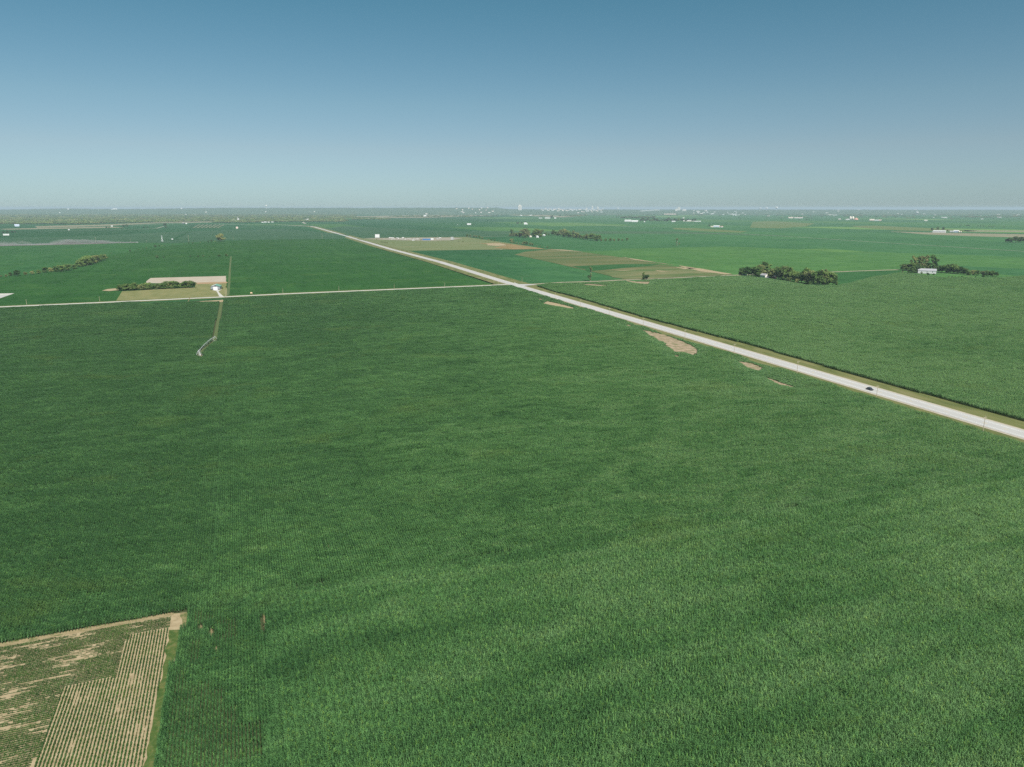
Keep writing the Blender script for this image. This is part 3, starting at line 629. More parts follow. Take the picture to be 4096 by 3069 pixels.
def limbs_mesh(name, lobes, base_r, seed, mat):
    mb = MB(); rg = random.Random(seed)
    top = max(l[2] for l in lobes) * .85
    mb.tube([(0, 0, -.02), (.01, 0, top * .35), (-.01, .01, top * .7), (0, 0, top)], [base_r, base_r * .75, base_r * .45, base_r * .15], 6)
    for l in lobes[:7]:
        z0 = max(.08, l[2] * .45); mb.tube([(0, 0, z0), (l[0] * .5, l[1] * .5, (z0 + l[2]) / 2), (l[0] * .9, l[1] * .9, l[2])], [base_r * .5, base_r * .3, base_r * .1], 5)
    me = bpy.data.meshes.new(name); me.from_pydata(mb.V, [], mb.F); me.materials.append(mat); return me
def lobes_for(kind, rg):
    L = []
    if kind == 'broad':
        for i in range(18):
            a = rg.uniform(0, 6.28); r = rg.uniform(.05, .27); z = rg.uniform(.2, .85); L.append((r * math.cos(a), r * math.sin(a), z, rg.uniform(.12, .2), rg.uniform(.11, .17)))
    elif kind == 'tall':
        for i in range(14):
            a = rg.uniform(0, 6.28); z = .12 + .80 * i / 13; r = rg.uniform(.03, .17) * (1.15 - .5 * abs(z - .55)); L.append((r * math.cos(a), r * math.sin(a), z, rg.uniform(.07, .14), rg.uniform(.06, .11)))
    elif kind == 'conifer':
        for i in range(9):
            z = .1 + .82 * i / 8; a = rg.uniform(0, 6.28); r = .03; L.append((r * math.cos(a), r * math.sin(a), z, .27 * (1.08 - z * .9) + .03, .09))
    elif kind == 'shrub':
        for i in range(9):
            a = rg.uniform(0, 6.28); r = rg.uniform(.1, .5); L.append((r * math.cos(a), r * math.sin(a) * .8, rg.uniform(.3, .72), rg.uniform(.22, .33), rg.uniform(.18, .28)))
    elif kind == 'ragged':
        for (x, z, r) in ((0, .93, .07), (.1, .88, .07), (-.06, .84, .08), (.14, .8, .05), (.03, .76, .08), (0, .62, .04), (.09, .5, .06), (.12, .4, .06), (.02, .33, .06), (-.22, .30, .09), (-.24, .2, .07), (.05, .15, .06)):
            L.append((x, rg.uniform(-.05, .05), z, r, r * 1.1))
    return L
TP = {}
def proto(kind, col, var):
    k = (kind, col, var)
    if k not in TP:
        rg = random.Random(hash((len(kind) * 31 + ord(kind[0]), len(col), var)) % 9999); L = lobes_for(kind, rg)
        n = {'broad': 2600, 'tall': 2000, 'conifer': 1500, 'shrub': 1200, 'ragged': 800}[kind]; lf = {'broad': .032, 'tall': .027, 'conifer': .03, 'shrub': .06, 'ragged': .02}[kind]
        TP[k] = (crown_mesh('crown', L, n, lf, M_fol[col], var + 5), limbs_mesh('trunk', L, {'shrub': .03, 'ragged': .014}.get(kind, .024), var, M_dead if kind == 'ragged' else M_bark))
    return TP[k]
NAMES = {'broad': 'tree', 'tall': 'tall_tree', 'conifer': 'cedar_tree', 'shrub': 'shrub', 'ragged': 'ragged_tree'}
REG = {}
def tree(kind, col, px, py, hpx, grp, wf=1.0, z=0.0):
    x, y = G(px, py, z); s_ = hpx * depth(x, y) / FOC / .97
    cm, tm = proto(kind, col, random.randrange(3)); r = empty(NAMES[kind], (x, y, z), random.uniform(0, 6.28)); r.scale = (s_ * wf, s_ * wf, s_)
    for nm, me in (('crown', cm), ('trunk', tm)):
        o = bpy.data.objects.new(nm, me); SC.objects.link(o); o.parent = r
    r['category'] = 'shrub' if kind == 'shrub' else 'tree'
    REG.setdefault(grp, []).append((px, r)); return r
_o = 'first second third fourth fifth sixth seventh eighth ninth'.split(); _t = 'twenty thirty forty fifty sixty seventy eighty ninety'.split()
ORD = _o + 'tenth eleventh twelfth thirteenth fourteenth fifteenth sixteenth seventeenth eighteenth nineteenth'.split() + [w for t_ in _t for w in [t_[:-1] + 'ieth'] + [t_ + '-' + q_ for q_ in _o]]
def name_all(grp, where, look, group):
    L = sorted(REG.get(grp, []), key=lambda t: t[0])
    for i, (_, o) in enumerate(L):
        lk = look(o) if callable(look) else look
        o['label'] = '%s %s, %s from the left' % (lk, where, ORD[i]); o['group'] = group
def tlook(o): return {'tree': 'leafy tree', 'tall_tree': 'tall leafy tree', 'cedar_tree': 'dark dense tree', 'shrub': 'low shrub', 'ragged_tree': 'ragged tree'}[o.name.split('.')[0]]
for px, py, h, k, c in ((2968, 1107, 38, 'broad', 'dark'), (2993, 1108, 41, 'broad', 'dark'), (3010, 1107, 40, 'broad', 'dark'), (3026, 1109, 44, 'broad', 'green'), (3040, 1107, 50, 'broad', 'olive'), (3061, 1104, 56, 'tall', 'green'),
        (3072, 1106, 48, 'tall', 'green'), (3084, 1113, 38, 'broad', 'olive'), (3101, 1112, 46, 'broad', 'olive'), (3115, 1117, 50, 'broad', 'green'), (3137, 1120, 58, 'broad', 'olive'), (3151, 1123, 56, 'broad', 'green'),
        (3168, 1126, 46, 'broad', 'green'), (3187, 1129, 44, 'broad', 'green'), (3206, 1132, 50, 'broad', 'green'), (3223, 1133, 60, 'tall', 'green'), (3236, 1136, 54, 'broad', 'olive'), (3251, 1138, 58, 'broad', 'olive'),
        (3270, 1141, 62, 'broad', 'green'), (3287, 1140, 62, 'tall', 'brown'), (3301, 1140, 60, 'broad', 'olive'), (3313, 1141, 55, 'broad', 'green'), (3330, 1141, 42, 'broad', 'dark'), (3342, 1141, 36, 'tall', 'green'),
        (3153, 1129, 25, 'shrub', 'olive'), (3130, 1124, 20, 'shrub', 'green'), (3189, 1133, 20, 'shrub', 'olive'), (3238, 1142, 18, 'shrub', 'dark')):
    tree(k, c, px, py, h, 'A', 1.25 if k == 'broad' else (.75 if k == 'shrub' else 1.15))
name_all('A', 'in the farm grove beside the dirt road', tlook, 'trees of the farm grove')
for px, py, h, k, c in ((3612, 1080, 25, 'broad', 'green'), (3625, 1083, 28, 'broad', 'olive'), (3642, 1084, 36, 'broad', 'green'), (3653, 1083, 58, 'tall', 'olive'), (3673, 1080, 52, 'tall', 'olive'), (3690, 1078, 52, 'tall', 'brown'),
        (3703, 1077, 54, 'tall', 'olive'), (3647, 1092, 28, 'broad', 'green'), (3668, 1092, 30, 'broad', 'dark'), (3682, 1090, 27, 'broad', 'dark'), (3716, 1077, 26, 'conifer', 'dark'), (3731, 1078, 56, 'tall', 'green'), (3741, 1078, 42, 'tall', 'dark'),
        (3755, 1089, 28, 'broad', 'green'), (3768, 1090, 30, 'broad', 'dark'), (3783, 1092, 33, 'broad', 'green'), (3801, 1093, 39, 'broad', 'dark'), (3816, 1094, 36, 'broad', 'green'), (3831, 1096, 29, 'broad', 'green'), (3845, 1097, 30, 'broad', 'dark'), (3860, 1098, 26, 'broad', 'green'),
        (3874, 1102, 20, 'broad', 'green'), (3890, 1101, 21, 'broad', 'olive'), (3907, 1102, 22, 'broad', 'green'), (3930, 1104, 20, 'broad', 'brown'), (3951, 1106, 25, 'broad', 'green'), (3968, 1106, 24, 'broad', 'green'), (3986, 1107, 19, 'broad', 'dark')):
    tree(k, c, px, py, h, 'B', 1.4 if k == 'broad' else 1.1)
name_all('B', 'around the white barn', tlook, 'trees around the white barn')
for px, py, h in ((3610, 1092, 9), (3632, 1093, 8), (3660, 1094, 9), (3685, 1096, 8), (3712, 1102, 11), (3735, 1101, 8), (3795, 1111, 6), (3808, 1111, 7), (3822, 1112, 6), (3835, 1112, 7), (3848, 1112, 8), (3872, 1114, 9), (3884, 1113, 7), (3902, 1112, 8), (3933, 1110, 11)):
    tree('shrub', random.choice(('green', 'olive', 'dark')), px, py, h, 'B2', .9)
name_all('B2', 'in front of the white barn grove', 'small round shrub', 'shrubs in front of the barn grove')
for px, py, h, k, c in ((2049, 945, 27, 'tall', 'green'), (2041, 946, 12, 'broad', 'olive'), (2055, 947, 16, 'broad', 'olive'), (2067, 948, 18, 'broad', 'olive'), (2081, 949, 19, 'broad', 'brown'), (2098, 950, 36, 'broad', 'brown'), (2109, 949, 30, 'broad', 'olive'), (2102, 953, 15, 'broad', 'green'),
        (2138, 948, 27, 'broad', 'green'), (2147, 946, 31, 'broad', 'green'), (2159, 948, 29, 'broad', 'olive'), (2161, 950, 14, 'broad', 'green'), (2182, 943, 14, 'broad', 'green'), (2195, 943, 10, 'broad', 'green'), (2212, 943, 22, 'broad', 'dark'), (2221, 943, 18, 'broad', 'green'),
        (2232, 943, 13, 'broad', 'olive'), (2243, 944, 26, 'broad', 'olive'), (2262, 947, 32, 'broad', 'olive'), (2273, 949, 26, 'broad', 'green'), (2256, 950, 14, 'broad', 'dark'), (2281, 951, 21, 'broad', 'green'), (2293, 952, 29, 'tall', 'olive'), (2307, 954, 24, 'broad', 'olive'), (2321, 956, 18, 'broad', 'olive'),
        (2335, 958, 18, 'broad', 'green'), (2349, 960, 25, 'broad', 'olive'), (2363, 961, 28, 'broad', 'green'), (2380, 963, 28, 'broad', 'green'), (2394, 962, 24, 'broad', 'green'), (2387, 966, 13, 'broad', 'dark'), (2405, 966, 9, 'broad', 'brown'), (2422, 966, 13, 'broad', 'green'), (2441, 966, 14, 'broad', 'green'),
        (2456, 965, 10, 'broad', 'olive'), (2474, 965, 12, 'broad', 'olive'), (2489, 964, 8, 'broad', 'olive'), (2509, 963, 12, 'broad', 'green')):
    tree(k, c, px, py, h, 'C', 1.35)
name_all('C', 'in the long shelterbelt beyond the drive-in', tlook, 'trees of the long shelterbelt')
for px, py, h in ((1869, 949, 13), (1881, 949, 10), (1897, 950, 10), (1906, 952, 10), (1918, 955, 13), (1930, 956, 8), (1955, 962, 6), (1966, 963, 7), (1979, 965, 9), (1995, 966, 6), (2046, 973, 18), (2056, 974, 9), (2067, 976, 8), (2079, 977, 6), (2090, 979, 10), (2098, 980, 14), (2107, 980, 15), (2121, 982, 12), (2130, 983, 10), (2147, 987, 6), (2161, 988, 6), (2173, 990, 5), (2189, 993, 8), (2206, 996, 5)):
    tree('shrub' if h < 9 else 'broad', 'green' if h % 2 else 'olive', px, py, h, 'D', 1.2 if h >= 9 else .9)
name_all('D', 'in the hedgerow edging the dry pasture', tlook, 'hedgerow beside the dry pasture')
for px, py, h, c in ((4, 1108, 8, 'olive'), (25, 1107, 9, 'olive'), (42, 1104, 15, 'green'), (69, 1105, 25, 'dark'), (101, 1100, 13, 'olive'), (130, 1098, 15, 'olive'), (155, 1095, 16, 'green'), (181, 1090, 22, 'green'), (203, 1088, 18, 'olive'), (224, 1087, 23, 'green'), (250, 1086, 26, 'green'), (275, 1082, 26, 'green'),
        (300, 1076, 19, 'green'), (318, 1068, 28, 'green'), (333, 1064, 32, 'green'), (350, 1061, 38, 'green'), (362, 1058, 36, 'green'), (378, 1053, 32, 'olive'), (394, 1047, 28, 'green'), (408, 1043, 27, 'green'), (421, 1037, 20, 'olive')):
    tree('broad', c, px, py, h, 'L', 1.6)
name_all('L', 'in the diagonal hedgerow, left field', 'bushy tree', 'trees of the diagonal hedgerow')
for px, py, h in ((445, 1015, 4), (521, 1007, 8), (540, 1005, 4), (553, 1002, 5), (570, 999, 5), (586, 995, 6), (621, 990, 11), (637, 987, 7), (649, 986, 5), (661, 985, 5), (690, 982, 4), (735, 977, 4), (755, 975, 6), (771, 975, 7), (802, 972, 5), (820, 971, 4), (834, 970, 7), (846, 969, 10), (860, 968, 6)):
    tree('shrub', 'dark' if h > 6 else 'green', px, py, h, 'L2', .9)
name_all('L2', 'on the fence line left of the lone tree', 'dark shrub', 'shrubs on the thin fence line')
for px, py, h in ((628, 1033, 13), (656, 1032, 7), (762, 1029, 8), (793, 1029, 8), (813, 1029, 9), (837, 1028, 5), (877, 1027, 10), (907, 1026, 12)):
    tree('shrub', 'dark', px, py, h, 'L3', .9)
name_all('L3', 'dotted across the left green field', 'dark round bush', 'bushes dotted across the green field')
t = tree('broad', 'olive', 884, 966, 32, 'x', 1.75); tag(t, 'big lone round tree with olive crown in the left fields', 'tree')
for i, px in enumerate(range(484, 782, 13)):
    tree('broad' if i % 3 else 'shrub', random.choice(('green', 'olive', 'green')), px, 1163 - (px - 483) / 300 * 12 + random.uniform(-1, 1), random.uniform(20, 33), 'W', 1.5 if i % 3 else .8)
name_all('W', 'in the windbreak behind the lawn', tlook, 'windbreak behind the lawn')
t = tree('shrub', 'dark', 889, 1156, 7, 'x', .8); tag(t, 'small dark bush at the right wall of the metal shed', 'shrub')
t = tree('shrub', 'green', 906, 1152, 9, 'x', .8); tag(t, 'green shrub at the field corner right of the shed', 'shrub')
for i, (px, h) in enumerate(((4030, 18), (4045, 22), (4062, 25), (4080, 24), (4098, 22), (4116, 20))): tree('broad', 'dark', px, 971, h, 'E', 1.5)
name_all('E', 'in the small clump at the right edge', tlook, 'clump at the right edge')
t = tree('ragged', 'olive', 2362, 1125, 57, 'x', 1.15); tag(t, 'tall ragged tree with bare pale trunk beside the farm road', 'tree')
t = tree('shrub', 'dark', 2585, 1119, 22, 'x', .95); tag(t, 'dense dark round tree beside the farm road', 'tree')
t = tree('tall', 'green', 2573, 1118, 29, 'x', .9); tag(t, 'slim tree rising left of the dense dark round tree', 'tree')
t = tree('ragged', 'brown', 2708, 983, 29, 'x', 1.3); tag(t, 'dead brown tree alone in the wide green field', 'tree')
for px, py, h in ((3728, 922, 11), (3751, 920, 13), (3773, 920, 12), (3790, 926, 6), (3846, 930, 5)): tree('broad', 'green', px, py, h, 'F', 1.3)
name_all('F', 'behind the long white barn far right', 'leafy tree', 'trees behind the long white barn')
for px in (3843, 3868, 3876, 3912, 3922, 3934, 3955, 3965, 3975, 4016): tree('shrub', 'dark', px, 903 + (px - 3843) * .045, 4.5, 'F2', 1.2)
name_all('F2', 'in the broken hedge on the far right plain', 'dark shrub', 'broken hedge on the far plain')
for i in range(22): px = 2484 + i * 6.4; tree('broad', 'green', px, 873 + random.uniform(-1.5, 1.5), random.uniform(6, 10), 'T', 1.6)
name_all('T', 'in the upper row by twin domed sheds', 'small far tree', 'upper wooded row near the domed sheds')
for i in range(24): px = 2562 + i * 9.5; tree('broad', random.choice(('green', 'dark')), px, 886 + random.uniform(-2, 1), random.uniform(7, 14), 'T2', 1.6)
name_all('T2', 'in the lower row by twin domed sheds', 'small far tree', 'lower wooded row near the domed sheds')
for px, py, h in ((1864, 900, 5), (1888, 901, 4), (1897, 900, 5), (2068, 897, 9), (2074, 896, 9), (2086, 896, 8), (2101, 893, 8), (2206, 873, 12), (2838, 906, 9), (2830, 907, 4), (2241, 866, 8)): tree('broad', 'dark', px, py, h, 'T3', 1.3)
name_all('T3', 'beside a far farmstead on the plain', 'dark far tree', 'trees by the far farmsteads')
for i in range(7): tree('shrub', 'olive', 1526 + i * 4.2, 971 + i * .5, 6.5, 'DI', .5)
name_all('DI', 'in the short row inside the drive-in lot', 'young shrub', 'shrub row in the drive-in lot')
for px, py, h in ((1507, 960, 6), (1684, 963, 7), (1833, 969, 5), (1852, 970, 6), (1840, 963, 4)): tree('shrub', 'brown', px, py, h, 'DJ', .6)
name_all('DJ', 'scattered on the drive-in ground', 'lone scrubby bush', 'scrubby bushes on the drive-in ground')
for px, py, h in ((12, 933, 8), (30, 933, 10), (48, 932, 9), (60, 931, 8), (426, 914, 7), (436, 914, 6), (495, 909, 10), (508, 908, 11), (488, 917, 6), (575, 913, 7), (590, 913, 6), (660, 905, 12), (664, 912, 8)): tree('broad', 'dark', px, py, h, 'U', 1.5)
name_all('U', 'before the far wooded valley', 'dark far tree', 'trees before the far wooded valley')

# far woods nobody could count: tree clumps over the valley, the bluffs and the town
WC = bpy.data.collections.new('far_crowns')
for i in range(3):
    rg = random.Random(90 + i); L = [(rg.uniform(-.9, .9), rg.uniform(-.9, .9), rg.uniform(.3, .65), rg.uniform(.25, .4), rg.uniform(.2, .35)) for _ in range(12)]
    WC.objects.link(bpy.data.objects.new('a_clump_%d' % i, crown_mesh('clump', L, 420, .13, M_fol['green' if i else 'olive'], 70 + i)))
def woods(name, n, samp, label, hm=(9, 15), wm=(16, 34)):
    pts = []; ids = []; rots = []; scl = []
    for _ in range(n):
        px, py = samp()
        x, y = G(px, py); pts.append((x, y, hill_z(x, y) if py < 852 else 0)); ids.append(random.randrange(3)); rots.append((0, 0, random.uniform(0, 6.28)))
        w = random.uniform(*wm) * max(1, y / 9000); scl.append((w, w, random.uniform(*hm)))
    return scatter_obj(name, pts, ids, rots, scl, WC, M_fol['green'], label)
# bluffs along the horizon on the left and centre
def ridge_top(px):
    k = [(-900, 842), (-300, 841), (0, 840), (260, 836), (500, 838), (700, 836), (900, 833), (1300, 833.5), (1700, 831.5), (1990, 832), (2030, 838), (2300, 840), (3000, 840), (5000, 842)]
    for a, b in zip(k, k[1:]):
        if a[0] <= px <= b[0]: return a[1] + (b[1] - a[1]) * (px - a[0]) / (b[0] - a[0])
    return 842
def hill_z(x, y):
    r = y
    if r < 12500: return 0.0
    px = P(x, y)[0]; ht = H - (ridge_top(px) - 832.0) / 2842 * 17500 * 1.03
    t = min(1, (r - 12500) / 5000); t = t * t * (3 - 2 * t); b_ = max(0, min(1, (24000 - r) / 4000))
    return max(0, ht) * t * b_ + 7 * t * b_ * noise.noise(Vector((x * .0009, y * .0009, 1))) + 3 * t * b_ * noise.noise(Vector((x * .004, y * .004, 5)))
xs = np.linspace(-24000, 24000, 241); ys = np.linspace(12400, 24200, 60)
V = [(x, y, hill_z(x, y) - (1.0 if y < 12500 or y > 24050 else -.5)) for y in ys for x in xs]; nx = len(xs)
F = [(j * nx + i, j * nx + i + 1, (j + 1) * nx + i + 1, (j + 1) * nx + i) for j in range(len(ys) - 1) for i in range(nx - 1)]
M_hill = surf('wooded_bluff', (.03, .07, .03), (.05, .10, .04), .0035, .95, .1, coord='pos', detail=8, c3=(.08, .10, .045))
tag(mesh_obj('hills', V, F, M_hill, smooth=True), kind='structure')
def s_left():
    while True:
        px = random.uniform(-250, 1500); py = random.uniform(843, 899); lim = 897 if px < 440 else (897 - (px - 440) * .012 if px < 1150 else 874 if px > 1380 else 888)
        if py < 870 and px > 1420: continue
        if py < lim and not (px < 860 and py > 903 - px * .02): return px, py
woods('valley_woods', 7500, s_left, 'broad hazy woodland filling the far river valley on the left')
def s_bluff(): return random.uniform(-300, 2050), random.uniform(838, 850)
woods('bluff_woods', 3000, s_bluff, 'hazy tree cover on the distant bluffs along the horizon')
def s_town():
    px = random.uniform(2000, 4300); return px, 843 + abs(random.gauss(0, 1)) * (8 if px < 3100 else 11)
woods('town_woods', 4200, s_town, 'hazy trees scattered through the far town and plain on the right', (7, 12), (12, 26))
def s_mid():
    r = random.random()
    if r < .3: return random.uniform(1410, 1560), 877 + random.uniform(-3, 2)
    if r < .55: return random.uniform(1640, 1990), 864 + random.uniform(-3, 3)
    if r < .75: return random.uniform(1560, 1760), 868 + random.uniform(-3, 2)
    if r < .88: return random.uniform(1840, 1880), 868 + random.uniform(-2, 2)
    return random.uniform(2260, 2330), 864 + random.uniform(-3, 3)
woods('edge_woods', 500, s_mid, 'dark belts of trees along the valley edge before the town', (8, 13), (10, 20))
def s_hz():
    return random.uniform(3850, 4300), 868 + random.uniform(-2, 2)
woods('belt_woods', 160, s_hz, 'tree belt on the far right plain under the horizon', (8, 12), (12, 20))

# ------------------------------------------------------------------ buildings
M_wall = surf('white_siding', (.54, .54, .55), (.62, .62, .63), .8, .6, .3)
M_tw = surf('weathered_white', (.40, .42, .42), (.50, .52, .52), .8, .6, .2)  # dimmer white for far town walls and roofs
M_cream = surf('cream_wall', (.60, .55, .48), (.70, .65, .58), .8, .7, .3)
M_greyw = surf('grey_siding', (.20, .22, .235), (.25, .27, .285), .8, .6, .3)
M_red = surf('red_wall', (.30, .10, .075), (.36, .14, .10), .8, .7, .3)
M_pink = surf('pale_brick', (.50, .40, .36), (.58, .47, .42), .8, .7, .3)
M_bluew = surf('blue_wall', (.03, .12, .28), (.05, .16, .34), .8, .6, .3)
M_bluep = surf('pale_blue_wall', (.42, .48, .60), (.48, .54, .66), .8, .6, .3)
M_roofg = surf('grey_roof', (.26, .26, .28), (.34, .34, .36), .8, .5, .5)
M_roofw = surf('white_metal_roof', (.52, .54, .53), (.60, .62, .61), .8, .38, .5, .0)
M_roofgr = surf('green_metal_roof', (.10, .26, .18), (.14, .30, .21), .8, .38, .5, .0)
M_glass = surf('dark_glass', (.02, .025, .03), (.04, .05, .06), 1, .12, .8)
M_conc2 = surf('silo_concrete', (.52, .51, .48), (.62, .61, .58), .3, .85, .2)
M_wood = surf('pole_wood', (.34, .28, .20), (.46, .39, .29), 2, .85, .2)
M_steel = surf('galvanised_steel', (.55, .57, .58), (.68, .70, .71), 1, .45, .5, .3)
M_dark = surf('dark_trim', (.04, .045, .05), (.06, .065, .07), 1, .6, .3)
def gable_parts(w, l, hw, hr, ov=.4):
    """walls of a gabled hall (ridge along local Y) and its roof"""
    wb = MB().add([(-w / 2, -l / 2, 0), (w / 2, -l / 2, 0), (w / 2, l / 2, 0), (-w / 2, l / 2, 0), (-w / 2, -l / 2, hw), (w / 2, -l / 2, hw), (w / 2, l / 2, hw), (-w / 2, l / 2, hw), (0, -l / 2, hw + hr), (0, l / 2, hw + hr)],
                  [(0, 1, 5, 8, 4), (2, 3, 7, 9, 6), (1, 2, 6, 5), (3, 0, 4, 7)])
    rb = []; k = hr / (w / 2)
    for s_ in (-1, 1):
        x1 = s_ * (w / 2 + ov); z1 = hw - k * ov; t = .12; y = l / 2 + ov
        rb.append(MB().add([(0, -y, hw + hr + .03), (0, y, hw + hr + .03), (x1, y, z1 + .03), (x1, -y, z1 + .03), (0, -y, hw + hr + t + .03), (0, y, hw + hr + t + .03), (x1, y, z1 + t + .03), (x1, -y, z1 + t + .03)],
                           [(0, 1, 2, 3), (4, 7, 6, 5), (0, 3, 7, 4), (1, 5, 6, 2), (3, 2, 6, 7)]))
    return wb, rb
def gable(name, loc, w, l, hw, hr, rz, wm, rm, label, cat, group=None, rm2=None, windows=0, door=True, doorm=None):
    r = empty(name, loc, rz); tag(r, label, cat, group); wb, rb = gable_parts(w, l, hw, hr)
    wo_ = wb.obj('wall', wm, r); 
    a = rb[0].obj('roof', rm, r); b = rb[1].obj('roof', rm2 or rm, r)
    if door:
        dh = min(hw * .8, 3.2); d = MB().box(-w * .12, w * .12, -l / 2 - .08, -l / 2 - .01, .02, dh).obj('door', doorm or M_roofg, r)
    for i in range(windows):
        yy = -l / 2 + l * (i + .7) / (windows + .4)
        for s_ in (-1, 1): MB().box(min(s_ * (w / 2 + .05), s_ * w / 2), max(s_ * (w / 2 + .05), s_ * w / 2), yy - .5, yy + .5, hw * .4, hw * .75).obj('window', M_glass, r)
    return r
# metal shed by the gravel road
x, y = G(865, 1160); sd = Vector(G(866, 1160)) ; 
rz = -GANG * 0 + GANG
shed = gable('metal_shed', (x + A.x * 10, y + A.y * 10, .12), 12.5, 20, 4.4, 2.3, GANG + R(-6), M_greyw, M_roofw, 'grey metal shed with green metal roof, left slope coloured as sky glare, white overhead door', 'shed', None, M_roofgr, 0, False)  # left slope pale: sky reflection on green metal put into its colour
MB().box(-2.9, 2.9, -10.14, -10.02, .03, 4.3).obj('overhead_door', M_wall, shed)
MB().box(-6.3, -3.0, -10.06, -10.01, .02, 1.2).box(3.0, 6.3, -10.06, -10.01, .02, 1.2).obj('wainscot', M_dark, shed)
for s_ in (-1, 1):
    MB().add([(0, -10.5, 6.5), (s_ * 6.7, -10.5, 4.05), (s_ * 6.7, -10.5, 4.42), (0, -10.5, 6.9), (0, -10.42, 6.5), (s_ * 6.7, -10.42, 4.05), (s_ * 6.7, -10.42, 4.42), (0, -10.42, 6.9)], [(0, 1, 2, 3), (7, 6, 5, 4), (0, 4, 5, 1), (3, 2, 6, 7), (1, 5, 6, 2)]).obj('roof_trim', M_dark, shed)
MB().box(-1.3, 1.3, -10.06, -10.01, 4.7, 5.2).obj('vent', M_dark, shed)
# white barn in the right grove
x, y = G(3722, 1096); brn = gable('white_barn', (x, y + 12, .05), 13, 29, 5.2, 3.2, R(62), M_wall, M_roofg, 'long white barn with grey metal roof at the tree-ringed farm', 'barn', None, None, 3)
MB().box(-2.2, 2.2, -14.62, -14.52, .03, 3.6).obj('sliding_door', M_cream, brn)
# farmhouse, red shed, outbuilding in the grove
x, y = G(3062, 1113); hs = gable('farmhouse', (x, y + 5, .05), 9, 12, 4.6, 2.6, R(25), M_cream, M_roofg, 'cream farmhouse with grey roof half hidden in the grove', 'house', None, None, 2)
MB().box(1.0, 1.8, 1, 1.8, 6.0, 8.0).obj('chimney', M_red, hs)
MB().box(-3.5, 3.5, -8.2, -6.05, .02, 2.5).obj('porch', M_wall, hs)
x, y = G(3098, 1114); gable('garden_shed', (x, y + 3, .05), 5, 7, 2.8, 1.6, R(35), M_red, M_wall, 'small red shed with pale roof under the grove trees', 'shed', None, None, 0)
x, y = G(2978, 1106); gable('garage', (x, y + 3, .05), 5, 9, 2.2, 1.0, R(70), M_wall, M_roofg, 'low pale garage under the left end of the grove', 'garage', None, None, 0)
for px, py, w, l, hw, wm, rm, rz_, lb in ((2121, 949, 9, 10, 4.5, M_cream, M_pink, 20, 'cream house under the broad brown tree in the shelterbelt'), (2149, 951, 9, 14, 6.5, M_wall, M_roofw, 10, 'tall white farmhouse in the middle of the shelterbelt'), (2176, 944, 6, 10, 3.5, M_wall, M_roofw, 60, 'small white shed beside the shelterbelt track')):
    x, y = G(px, py); gable('farm_building', (x, y, .05), w, l, hw, 2.5, R(rz_), wm, rm, lb, 'building', None, None, 1)

def far_box(name, px, py, wpx, hpx, wm, rm, label, cat='building', group=None, domed=False, dratio=.5, grp=None, rzz=None):
    """far building of a few pixels: walls with a low gable or an arched roof"""
    x, y = G(px, py); d = depth(x, y); w = wpx * d / FOC; h = max(2.5, hpx * d / FOC); l = max(8, min(60, w * dratio)); mb = MB()
    hw = h * .7
    wb = [(-w / 2, -l / 2, 0), (w / 2, -l / 2, 0), (w / 2, l / 2, 0), (-w / 2, l / 2, 0), (-w / 2, -l / 2, hw), (w / 2, -l / 2, hw), (w / 2, l / 2, hw), (-w / 2, l / 2, hw)]
    mb.add(wb, [(0, 1, 5, 4), (1, 2, 6, 5), (2, 3, 7, 6), (3, 0, 4, 7)]); nw = len(mb.F)
    if domed:
        n = 8; V = []; F = []
        for i in range(n + 1):
            a = math.pi * i / n; V += [(-w / 2 * 1.01, -l / 2 * 1.01 * math.cos(a), hw * .98 + (h - hw) * 1.3 * math.sin(a)), (w / 2 * 1.01, -l / 2 * 1.01 * math.cos(a), hw * .98 + (h - hw) * 1.3 * math.sin(a))]
        for i in range(n): F.append((2 * i, 2 * i + 1, 2 * i + 3, 2 * i + 2))
        F += [tuple(range(0, 2 * n + 2, 2)), tuple(range(2 * n + 1, 0, -2))]; mb.add(V, F)
    else:
        e = .5; mb.add([(-w / 2 - e, -l / 2 - e, hw - .1), (w / 2 + e, -l / 2 - e, hw - .1), (w / 2 + e, l / 2 + e, hw - .1), (-w / 2 - e, l / 2 + e, hw - .1), (-w / 2 - e, 0, h), (w / 2 + e, 0, h)], [(0, 1, 5, 4), (2, 3, 4, 5), (0, 4, 3), (1, 2, 5)])
    o = mesh_obj(name, mb.V, mb.F, [wm, rm]); 
    for i, p in enumerate(o.data.polygons): p.material_index = 0 if i < nw else 1
    zz = hill_z(x, y) if y > 12500 else 0
    o.location = (x, y, zz); o.rotation_euler = (0, 0, math.atan2(-x, y) + random.uniform(-.15, .15) if rzz is None else rzz); tag(o, label, cat, group)
    if grp: REG.setdefault(grp, []).append((px, o))
    return o
